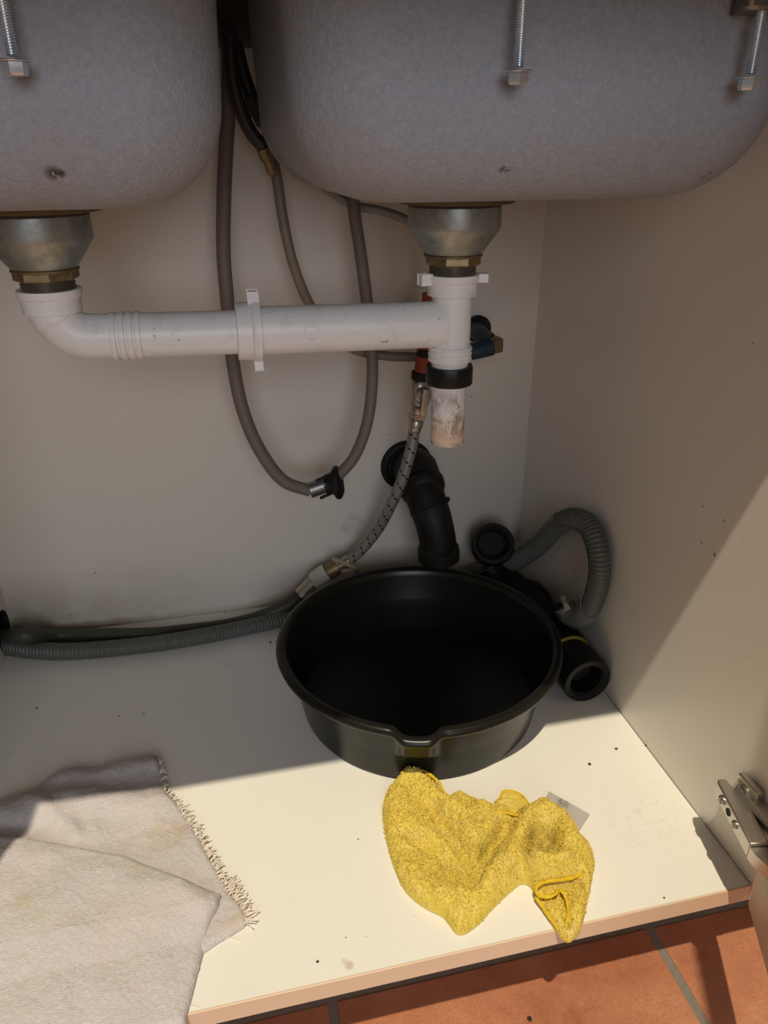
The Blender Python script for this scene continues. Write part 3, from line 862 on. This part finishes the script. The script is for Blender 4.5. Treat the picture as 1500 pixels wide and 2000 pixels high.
bm = NB(); lathe(bm, [(.0195, -.004), (.0195, .020), (.0230, .0225), (.0275, .0225), (.0292, .019), (.0292, .004), (.0270, -.004)], cc - axo * .012, axo, 40, closed=True); obj('open_socket', bm, M['black'], tr)
bm = NB(); lathe(bm, [(.003, 0), (.0198, .0003)], cc - axo * .010, axo, 32); obj('socket_shade_disc', bm, M['hole'], tr)  # same dark disc here, colour in place of the socket's deep shade
bm = NB(); tube(bm, [V((ex, -.196, .045)), V((ex + .001, -.200, .060)), V((ex + .002, -.206, .074))], .0095, 18, .003); obj('hose_spigot', bm, M['black'], tr)

# ------------------------------------------------------------------ corrugated drain hose with its guide
dh = thing('drain_hose', 'grey corrugated drain hose running behind the basin and looping up the right side panel', 'hose', (-.50, -.08, 0))
X0 = -.0165
def corr(r, amp=.0011, pitch=.0043):
    return lambda s, L: r + amp * (0.5 + 0.5 * math.cos(2 * math.pi * s / pitch)) - amp * .5
H1 = [V((-.735, -.046, .018)), V((-.70, -.043, .0155)), V((-.665, -.054, .0122)), V((-.62, -.066, .0115)), V((-.52, -.0735, .0115)), V((-.44, -.069, .0115)), V((-.38, -.060, .0115)), V((-.33, -.050, .0115)), V((-.25, -.040, .0115)), V((-.17, -.033, .013)), V((-.115, -.036, .022))]
bm = NB(); tube(bm, H1, corr(.0105), 16, .00075); obj('corrugated_hose', bm, M['corr'], dh)
H2 = [V((-.120, -.036, .021)), aty(965, 1106, -.045), aty(1010, 1094, -.075), aty(1055, 1062, -.115), aty(1085, 1030, -.150), atx(1118, 1012, -.022), atx(1146, 1022, X0), atx(1165, 1058, X0), atx(1172, 1110, X0), atx(1164, 1158, X0), atx(1148, 1192, X0), atx(1128, 1208, X0 - .002)]
bm = NB(); tube(bm, H2, corr(.0118, .0013, .0044), 18, .0008); obj('corrugated_hose', bm, M['corr'], dh, 'upper hooked length')
# guide: half shell clipped over the hook's inner side
gp = resample(spline([aty(985, 1103, -.058), H2[2], H2[3], H2[4], H2[5], H2[6], H2[7], H2[8], H2[9], H2[10]]), .003)[0]
bm = NB(); rows = []
ctr = atx(1105, 1110, X0)
ng = len(gp)
for i, p in enumerate(gp):
    t = (gp[min(i + 1, ng - 1)] - gp[max(i - 1, 0)]).normalized()
    inw = (ctr - p); inw = (inw - t * inw.dot(t)).normalized()
    sd_ = t.cross(inw)
    fr = i / (ng - 1)
    half = R(175) if fr < .47 else R(max(58, 175 - (fr - .47) / .05 * 117))
    if fr > .94: half = R(58 + (fr - .94) / .06 * 100)
    if half > R(165): half = R(179)
    # the side towards the viewer is open over the corrugations
    row = []
    for k in range(17):
        a = -half + 2 * half * k / 16 
        d = inw * math.cos(a) + sd_ * math.sin(a)
        row.append((p + d * .0136, p + d * .0124))
    rows.append(row)
vo = [[bm.verts.new(a) for a, b in r] for r in rows]; vi = [[bm.verts.new(b) for a, b in r] for r in rows]
for i in range(ng - 1):
    for k in range(16):
        bm.faces.new((vo[i][k], vo[i][k + 1], vo[i + 1][k + 1], vo[i + 1][k])); bm.faces.new((vi[i][k], vi[i + 1][k], vi[i + 1][k + 1], vi[i][k + 1]))
    for k in (0, 16): bm.faces.new((vo[i][k], vo[i + 1][k], vi[i + 1][k], vi[i][k]))
for i in (0, ng - 1):
    for k in range(16): bm.faces.new((vo[i][k], vi[i][k], vi[i][k + 1], vo[i][k + 1]))
obj('hose_guide', bm, M['guide'], dh, 'smooth grey U shaped hose guide')
cu0 = atx(1150, 1186, X0); cu1 = V((-.0275, -.2075, .079))
bm = NB(); tube(bm, [cu0, atx(1136, 1206, X0 - .001), cu1.lerp(atx(1120, 1212, X0 - .003), .5), cu1], .0136, 24, .002)
obj('rubber_cuff', bm, M['guide'], dh)
bm = NB(); lathe(bm, [(.0128, 0), (.0141, .0003), (.0141, .006), (.0128, .0063)], cu1 + V((.003, -.001, .0)), V((.6, -.25, .5)), 28)
cl = obj('hose_clamp', bm, M['nickel'], dh, 'metal worm clamp')
p = aty(1093, 1200, cu1.y - .006)
bm = NB(); lathe(bm, [(.0022, 0), (.0022, .010), (.0042, .010), (.0042, .014), (.002, .0145)], p + V((.010, .002, .004)), (-.85, -.35, -.3), 12)
obj('clamp_screw', bm, M['nickel'], cl)

# ------------------------------------------------------------------ black basin with a pouring lip
BC = V((-.2155, -.2335, 0)); RB = .1320; RT = .1475; HB = .0855
sp_ = atz(815, 1440, HB) - BC
SA = math.atan2(sp_.y, sp_.x)
def win_(t, w0, w1):
    d = abs((t - SA + math.pi) % (2 * math.pi) - math.pi)
    if d <= w0: return 1.0
    if d >= w1: return 0.0
    x = (w1 - d) / (w1 - w0); return x * x * (3 - 2 * x)
prof = [  # radius, height, spout push, rim drop
    (.02, .0006, 0, 0), (RB - .004, .0006, 0, 0), (RB, .003, 0, 0), (RB + (RT - RB) * .35, .036, 0, 0), (RB + (RT - RB) * .42, .0415, 0, 0), (RB + (RT - RB) * .46, .0440, .55, 0),
    (RB + (RT - RB) * .80, .0700, .85, 0), (RB + (RT - RB) * .90, .0765, 1, .3), (RT + .0065, .0760, 1, 1), (RT + .0095, .0785, 1, 1), (RT + .0105, .0815, 1, 1), (RT + .0092, .0845, 1, 1), (RT + .006, .0862, 1, 1), (RT + .001, .0858, 1, 1), (RT - .002, .0825, 1, 1), (RT - .0035, .0765, 1, .8),
    (RB + (RT - RB) * .52 - .003, .0480, .65, 0), (RB + (RT - RB) * .46 - .003, .0455, 0, 0), (RB - .001, .0065, 0, 0), (RB - .007, .0035, 0, 0), (.02, .0030, 0, 0)]
bm = NB(); rings = []; NSEG = 288
for r, h, push, drop in prof:
    ring = []
    for k in range(NSEG):
        t = 2 * math.pi * k / NSEG
        s = win_(t, .070, .165) * push
        hh = h - .0026 * drop * win_(t, .02, .20)
        wob = .0009 * math.sin(2 * t + 1) * (h / HB)
        rr = r + s * .0095 + wob
        ring.append(bm.verts.new((BC.x + rr * math.cos(t), BC.y + rr * math.sin(t), hh)))
    rings.append(ring)
for A, B in zip(rings, rings[1:]):
    for k in range(NSEG): bm.faces.new((A[k], A[(k + 1) % NSEG], B[(k + 1) % NSEG], B[k]))
bm.faces.new(rings[0]); bm.faces.new(rings[-1])
bs = single('basin', bm, M['basin'], 'round black plastic basin with a pouring lip standing on the white base board', 'basin', sharp=.8)

# ------------------------------------------------------------------ cloths
def pip(P, poly):
    x, y = P[:, 0], P[:, 1]; ins = np.zeros(len(P), bool)
    n = len(poly)
    for i in range(n):
        x0, y0 = poly[i]; x1, y1 = poly[(i + 1) % n]
        c = ((y0 > y) != (y1 > y)) & (x < (x1 - x0) * (y - y0) / (y1 - y0 + 1e-15) + x0)
        ins ^= c
    return ins
def segdist(P, A, B):
    d = B - A; L = (d * d).sum() + 1e-18
    t = np.clip(((P - A) @ d) / L, 0, 1)
    return np.sqrt(((P - A - t[:, None] * d) ** 2).sum(1)), t
def polydist(P, poly, closed=True):
    m = np.full(len(P), 9e9); n = len(poly)
    for i in range(n if closed else n - 1):
        m = np.minimum(m, segdist(P, np.array(poly[i]), np.array(poly[(i + 1) % n]))[0])
    return m
def smooth_poly(pts, n=6):
    P = [V((x, y, 0)) for x, y in pts]
    P = [P[-1]] + P + [P[0], P[1]]
    s = spline(P, n)
    return [(p.x, p.y) for p in s[n:n * (len(pts) + 1)]]
def to_floor(px, z=0.0):
    out = []
    for x, y in px:
        p = atz(x, y, z); out.append((p.x, p.y))
    return out

def cloth(outline, step, hfun, edge_w, z0=.0006, jitter=.3, round_edge=True, zfun=None):
    """closed puffy sheet: outline in plan, height function on top"""
    poly = np.array(outline)
    pts, _ = resample([V((x, y, 0)) for x, y in list(outline) + [outline[0]]], step)
    bd = np.array([(p.x, p.y) for p in pts[:-1]])
    lo, hi = poly.min(0), poly.max(0)
    gx = np.arange(lo[0], hi[0], step); gy = np.arange(lo[1], hi[1], step)
    X, Y = np.meshgrid(gx, gy); X[1::2] += step / 2
    G_ = np.stack([X.ravel(), Y.ravel()], 1)
    G_ += np.random.RandomState(3).uniform(-1, 1, G_.shape) * step * jitter
    G_ = G_[pip(G_, bd)]
    d = polydist(G_, bd)
    G_ = G_[d > step * .6]
    allp = np.concatenate([bd, G_])
    nb = len(bd)
    r = delaunay_2d_cdt([V((a, b)) for a, b in allp], [(i, (i + 1) % nb) for i in range(nb)], [], 1, 1e-7)
    vs = np.array([(v.x, v.y) for v in r[0]]); tris = r[2]
    # keep only triangles inside the outline
    cen = np.array([vs[list(t)].mean(0) for t in tris])
    keep = pip(cen, bd)
    tris = [t for t, k in zip(tris, keep) if k]
    dd_ = polydist(vs, bd)
    h = hfun(vs, dd_)
    e = np.clip(dd_ / edge_w, 0, 1)
    prof_ = np.sqrt(np.clip(1 - (1 - e) ** 2, 0, 1)) if round_edge else e
    zb = zfun(vs) if zfun is not None else np.zeros(len(vs))
    zt = zb + z0 + h * (.12 + .88 * prof_)
    bm = NB()
    top = [bm.verts.new((vs[i, 0], vs[i, 1], zt[i])) for i in range(len(vs))]
    for t in tris:
        try: bm.faces.new([top[i] for i in t])
        except ValueError: pass
    # underside
    under = {}
    def uv_(i):
        if i not in under: under[i] = bm.verts.new((vs[i, 0], vs[i, 1], zb[i] + z0))
        return under[i]
    ec = {}
    for t in tris:
        for a, b in zip(t, list(t[1:]) + [t[0]]): ec[(a, b)] = 1
    bedges = [(a, b) for (a, b) in ec if (b, a) not in ec]
    for a, b in bedges:
        try: bm.faces.new((top[a], uv_(a), uv_(b), top[b]))
        except ValueError: pass
    vu = [v for v in bm.verts if not v.link_faces]
    for v in vu: bm.verts.remove(v)
    return bm, vs, zt, tris

def nz(vs, scale, seed=0.0, octv=3):
    return np.array([noise.fractal(V((a * scale + seed, b * scale - seed, seed)), 1.0, 2.0, octv) for a, b in vs])

class Strokes:
    up = down = 1.0
    def gain(s, a): return s.up if a > 0 else s.down
    """ridges and valleys drawn as polylines: (points in photo, width m, height m)"""
    def __init__(s, items, z): s.items = [([np.array(p) for p in to_floor(px, z)], w_, h_) for px, w_, h_ in items]
    def __call__(s, P):
        h = np.zeros(len(P))
        for pl, w_, a in s.items:
            d = polydist(P, pl, False) if len(pl) > 1 else np.sqrt(((P - pl[0]) ** 2).sum(1))
            h += a * s.gain(a) * np.exp(-(d / w_) ** 2)
        return h

# yellow microfibre cloth
yo_px = [(770, 1514), (790, 1504), (818, 1503), (845, 1514), (868, 1541), (895, 1543), (922, 1556), (945, 1572), (968, 1574), (1000, 1577), (1036, 1580), (1065, 1577), (1098, 1592), (1120, 1615), (1133, 1638), (1152, 1652), (1161, 1680), (1156, 1718), (1146, 1768), (1128, 1806),
         (1106, 1826), (1088, 1812), (1062, 1772), (1046, 1750), (1038, 1728), (1022, 1720), (1000, 1734), (960, 1772), (930, 1804), (897, 1820), (876, 1798), (866, 1786), (828, 1766), (792, 1735), (767, 1682), (752, 1622), (747, 1580), (754, 1538)]
# the photo shows the rounded top of the pile: take plan positions a little above the board
yo = []
for x, y in yo_px:
    zz = .005 + .013 * max(0, min(1, (1560 - y) / 30)) * max(0, min(1, (905 - x) / 40))
    q_ = atz(x, y, zz); yo.append((q_.x, q_.y - (.004 if y > 1800 and x > 1050 else 0)))
yo = smooth_poly(yo, 5)
ys = Strokes([
    ([(775, 1560), (790, 1600), (830, 1640)], .014, .006), ([(800, 1520), (850, 1560), (905, 1600), (925, 1640)], .010, .008), ([(762, 1610), (790, 1690), (850, 1740)], .012, .003),
    ([(880, 1760), (930, 1740)], .016, .006), ([(800, 1640), (850, 1662), (890, 1690), (920, 1730)], .006, -.005), ([(845, 1580), (870, 1620), (905, 1665), (930, 1712)], .0055, -.006),
    ([(945, 1585), (960, 1620), (968, 1650)], .010, .006), ([(988, 1610), (965, 1650), (940, 1685), (925, 1715)], .006, -.007), ([(960, 1720), (1000, 1680), (1020, 1640), (1030, 1605)], .010, .010),
    ([(1060, 1590), (1095, 1610), (1112, 1650), (1100, 1695), (1050, 1705)], .011, .011), ([(1058, 1638)], .009, -.010), ([(1035, 1655), (1045, 1670)], .006, -.004), ([(1000, 1735), (1045, 1705)], .006, .003),
    ([(1045, 1738), (1090, 1740), (1130, 1728)], .006, -.006), ([(1140, 1660), (1150, 1720), (1130, 1780)], .008, .004), ([(1100, 1760), (1107, 1800)], .004, -.003),
    ([(868, 1548), (905, 1570)], .006, -.004), ([(775, 1525), (800, 1515), (840, 1525)], .012, .004), ([(1035, 1708), (1080, 1708), (1126, 1698)], .006, .005), ([(868, 1700), (900, 1735)], .004, -.004), ([(1010, 1600), (1000, 1560)], .005, -.003), ([(830, 1760), (800, 1735)], .007, .003)], .010)
ys.up = 1.45; ys.down = 2.4
def yh(P, d):
    h = .0095 + ys(P)
    h += .0026 * nz(P, 80, 1.3, 3)
    lump = nz(P, 300, 4.1, 3)
    h += .0042 * np.abs(lump)
    h = np.maximum(h, .0025)
    over = np.clip((-.545 - P[:, 1]) / .006, 0, 1)
    return np.maximum(h - over * .002, .0015)
yc = thing('yellow_cloth', 'crumpled fluffy yellow microfibre cloth lying on the white base board in front of the basin', 'cloth', (*[float(x) for x in np.mean(np.array(yo), 0)], 0))
ybm, yvs, yzt, ytri = cloth(yo, .00085, yh, .009)
obj('towelling', ybm, M['yellow'], yc, sharp=3.2)
# loose pile: short curled tufts standing on the surface
rs = np.random.RandomState(11)
areas = np.array([abs((yvs[t[1]][0] - yvs[t[0]][0]) * (yvs[t[2]][1] - yvs[t[0]][1]) - (yvs[t[2]][0] - yvs[t[0]][0]) * (yvs[t[1]][1] - yvs[t[0]][1])) for t in ytri])
pick = rs.choice(len(ytri), 15000, p=areas / areas.sum())
bm = NB()
for ti in pick:
    t = ytri[ti]; w3 = rs.dirichlet((1, 1, 1))
    A_, B_, C_ = [V((yvs[i][0], yvs[i][1], yzt[i])) for i in t]
    p = A_ * w3[0] + B_ * w3[1] + C_ * w3[2]
    nrm = (B_ - A_).cross(C_ - A_)
    if nrm.length < 1e-14: continue
    nrm.normalize()
    if nrm.z < 0: nrm = -nrm
    fl_ = noise.noise_vector(p * 210) * 1.3
    lean = V((fl_.x, fl_.y, 0)) * 1.1 + V(rs.uniform(-.35, .35, 3).tolist())
    d = (nrm + lean).normalized()
    L = rs.uniform(.0010, .0022)
    s = d.cross(V(rs.uniform(-1, 1, 3).tolist())).normalized() * .00044
    m1 = p + d * L * .6; e = p + (d + V((fl_.y, -fl_.x, -.5))).normalized() * L
    a0, a1, b0, b1, c0_ = [bm.verts.new(x) for x in (p - s, p + s, m1 - s, m1 + s, e)]
    bm.faces.new((a0, a1, b1, b0)); bm.faces.new((b0, b1, c0_))
o = obj('pile', bm, M['yellow'], yc, raw=True, kind='stuff')
def hem(pts, z, r=.0016, lab=None):
    q_ = [atz(x, y, zz) for (x, y), zz in zip(pts, z if isinstance(z, (list, tuple)) else [z] * len(pts))]
    bm = NB(); tube(bm, q_, r, 8, .002)
    for v in bm.verts: v.co += noise.noise_vector(v.co * 800) * .0007
    obj('hem', bm, M['yhem'], yc, lab)
hem([(792, 1504), (818, 1503), (840, 1513), (858, 1530), (868, 1550), (877, 1566)], [.021, .022, .023, .022, .019, .014], .0014, 'bright yellow stitched hem at the folded upper corner')
hem([(922, 1557), (945, 1573)], .006, .0014)
hem([(1133, 1636), (1140, 1660), (1141, 1685), (1136, 1703), (1120, 1714), (1095, 1719), (1065, 1723), (1049, 1731), (1047, 1743), (1060, 1750), (1075, 1751), (1086, 1745), (1090, 1736)], [.009, .011, .012, .013, .014, .015, .0155, .015, .014, .014, .0145, .015, .014], .0015, 'bright yellow hem folded back on itself')
hem([(1046, 1752), (1062, 1775), (1084, 1806), (1102, 1825)], [.008, .006, .005, .004], .0015)
hem([(1097, 1738), (1107, 1760), (1110, 1785), (1104, 1812)], [.012, .0105, .009, .007], .0013)
# small loop tag standing at the upper edge
tag_px = [(966, 1568), (975, 1560), (980, 1547), (986, 1544), (1005, 1547), (1022, 1556), (1034, 1570), (1036, 1582), (1010, 1592), (975, 1585)]
tb, *_ = cloth(smooth_poly(to_floor(tag_px, .004), 4), .0012, lambda P, d: .006 + .0012 * nz(P, 300, 2, 2), .004)
obj('corner_flap', tb, M['yellow'], yc, sharp=3)
hem([(966, 1567), (976, 1559), (982, 1546), (1004, 1546), (1022, 1556), (1034, 1571)], .006, .0011)
hem([(978, 1583), (994, 1589), (1012, 1592)], .012, .0013)
lq = [atz(x, y, .0012) for x, y in ((1071, 1551), (1151, 1594), (1128, 1628), (1052, 1590))]
lq[0].z += .0035; lq[1].z += .002
bm = NB(); prism(bm, lq, (0, 0, .0006)); obj('care_label', bm, M['label'], yc, 'grey care label with smudged worn print')

# grey towel, folded: under layer and upper layer hanging over the front edge
ZL = [.006]
lower_px = [(-60, 1600), (0, 1562), (60, 1542), (110, 1508), (150, 1497), (200, 1496), (255, 1484), (300, 1471), (312, 1490), (318, 1520), (324, 1545), (350, 1575), (375, 1612), (392, 1640), (415, 1685), (432, 1712), (448, 1742), (468, 1765), (484, 1790), (478, 1806), (452, 1822), (425, 1838), (396, 1858), (300, 1870), (100, 1850), (-60, 1800)]
def terry(P, sd):
    # rows of loops bending with the weave
    wv = nz(P, 25, sd, 2) * .006
    a = .55
    u_ = P[:, 0] * math.cos(a) + P[:, 1] * math.sin(a) + wv; v_ = -P[:, 0] * math.sin(a) + P[:, 1] * math.cos(a) + wv
    return .0011 * np.abs(nz(np.stack([u_ * .45, v_], 1), 430, sd, 2))
tl = Strokes([([(20, 1590), (90, 1575), (180, 1565), (300, 1570)], .018, .007), ([(60, 1565), (110, 1600), (150, 1630)], .008, .004), ([(120, 1520), (220, 1510), (300, 1490)], .010, .003), ([(0, 1615), (60, 1620)], .008, -.004)], .006)
def lh(P, d): return np.maximum(.0055 + tl(P) + .0022 * nz(P, 30, 2.2, 3) + terry(P, 5), .003)
tw = thing('grey_towel', 'frayed grey terry towel folded over on the left front of the white base board', 'towel', (*to_floor([(200, 1750)])[0], 0))
lp_ = to_floor(lower_px, .004)
lp_ = [(max(a, -.694), b) for a, b in lp_]
tbm, lvs, lzt, ltri = cloth(lp_, .0013, lh, .006)
obj('under_layer', tbm, M['towel'], tw, 'frayed lower layer', sharp=3)
upper_px = [(-60, 1640), (0, 1628), (60, 1632), (120, 1642), (190, 1656), (250, 1668), (300, 1690), (350, 1710), (400, 1730), (431, 1741), (425, 1765), (412, 1790), (402, 1820), (393, 1850), (382, 1890), (372, 1930), (362, 1965), (354, 2000), (338, 2060), (-60, 2110)]
tu = Strokes([([(0, 1655), (120, 1672), (240, 1700), (330, 1735), (400, 1752)], .012, .0015), ([(60, 1760), (200, 1740), (330, 1760)], .03, .003), ([(200, 1900), (330, 1850)], .03, .003), ([(350, 1720), (390, 1760)], .01, .003), ([(120, 1850), (60, 1950)], .025, .003)], .016)
def droop(P):
    over = np.clip(-.545 - P[:, 1], 0, 1)
    base = .0065 + .0035 * np.clip((P[:, 1] + .545) / .05, 0, 1)
    on = .0062 * np.clip((P[:, 1] + .49) / .03, 0, 1)       # lies on the under layer at the back
    return on - over * .9 - over ** 1.2 * 1.5
def uh(P, d): return np.maximum(.0042 + tu(P) + .0020 * nz(P, 26, 6.2, 3) + terry(P, 3), .003)
up = to_floor(upper_px, .012)
up = [(max(a, -.692), b) for a, b in up]
tbm, uvs, uzt, utri = cloth(up, .0013, uh, .006, zfun=droop)
obj('upper_layer', tbm, M['towel'], tw, sharp=3)
# frayed threads along the right edge
bm = NB()
edge_px = [(302, 1472), (314, 1492), (322, 1545), (350, 1575), (375, 1612), (392, 1640), (415, 1685), (432, 1712), (448, 1742), (468, 1765), (484, 1790), (478, 1806)]
ep, _ = resample([atz(x, y, .0035) for x, y in edge_px], .0007)
for i, p in enumerate(ep):
    fr = i / len(ep)
    t = (ep[min(i + 1, len(ep) - 1)] - ep[max(i - 1, 0)]).normalized()
    nrm = V((-t.y, t.x, 0))
    if nrm.x < 0: nrm = -nrm
    L = random.uniform(.0025, .009) * (.55 if fr < .25 else 1.0) * (1.4 if fr > .8 else 1)
    d = (nrm + t * random.uniform(-.9, .5) + V((0, 0, random.uniform(-.15, .5)))).normalized()
    st_ = p - nrm * .003 + V((0, 0, random.uniform(-.002, .002)))
    mid = st_ + d * (L * .5 + .002); end = mid + (d + V((random.uniform(-.6, .6), random.uniform(-.6, .6), -.35))) * L * .5
    end.z = max(end.z, .0006); mid.z = max(mid.z, .0008)
    tube(bm, [st_, mid, end], .00042, 4, .0015)
tube(bm, [atz(418, 1842, .003), atz(440, 1832, .001), atz(458, 1832, .001), atz(471, 1840, .0008)], .0004, 5, .002)
tube(bm, [atz(352, 1975, .003), atz(362, 1968, .001), atz(378, 1964, .001), atz(388, 1968, .0008)], .0003, 5, .002)
for l in ([(402, 1845), (412, 1838), (408, 1825)], [(378, 1905), (388, 1890), (384, 1875)], [(372, 1925), (380, 1915), (376, 1898)]):
    tube(bm, [atz(x, y, .004) for x, y in l], .0003, 4, .002)
obj('fringe', bm, M['fringe'], tw, 'loose frayed threads', kind='stuff')

# ------------------------------------------------------------------ crumbs
def crumb(px, py, r, m, label, group=None, flat=.6, seed=0):
    p = atz(px, py, 0)
    bm = NB(); bmesh.ops.create_icosphere(bm, subdivisions=1, radius=r)
    rr = random.Random(seed)
    for v in bm.verts:
        v.co *= rr.uniform(.6, 1.25); v.co.z *= flat
    zm = min(v.co.z for v in bm.verts)
    for v in bm.verts: v.co += V((p.x, p.y, -zm + .0001))
    single('crumb', bm, m, label, 'crumb', 'crumbs on the base board')
M['crumb'] = simple('dark crumb', (.018, .014, .010), .8)
M['rust'] = simple('rust chip', (.22, .07, .03), .8, var=.4)
crumb(1203, 1463, .0019, M['rust'], 'reddish brown chip on the sunlit base board near the right side panel', seed=1)
crumb(1151, 1494, .0017, M['crumb'], 'black pointed crumb on the sunlit board below and left of the reddish chip', seed=2)
crumb(620, 1879, .0013, M['crumb'], 'black crumb on the sunlit board between grey towel and yellow cloth', seed=3)
crumb(1297, 1754, .0010, M['crumb'], 'tiny dark crumb near the front edge right of the yellow cloth', seed=4)
crumb(1262, 1457, .0013, M['crumb'], 'black crumb in the joint between base board and right side panel', seed=5)
crumb(528, 1256, .0016, M['crumb'], 'round black crumb just left of the basin rim below the corrugated hose', seed=6)
crumb(440, 1197, .0014, M['crumb'], 'dark crumb behind the hoses against the back panel', seed=7)
crumb(281, 1394, .0009, M['crumb'], 'tiny black crumb alone in the shaded middle of the base board', seed=8)
crumb(72, 1384, .0014, M['rust'], 'brown crumb in the shade at the far left of the base board', seed=9)
crumb(442, 1298, .0009, M['crumb'], 'small dark crumb on the board below the corrugated hose', seed=10)
p = atz(1012, 2000 - 10, ZT)
for px, py, r, lab, sd_ in ((1034, 1991, .0026, 'black crumb on the sunlit terracotta tile', 21),):
    p = atz(px, py, ZT)
    bm = NB(); bmesh.ops.create_icosphere(bm, subdivisions=1, radius=r)
    rr = random.Random(sd_)
    for v in bm.verts: v.co *= rr.uniform(.6, 1.3); v.co.z *= .6
    zm = min(v.co.z for v in bm.verts)
    for v in bm.verts: v.co += V((p.x, p.y, ZT + .0005 - zm))
    single('crumb', bm, M['crumb'], lab, 'crumb')
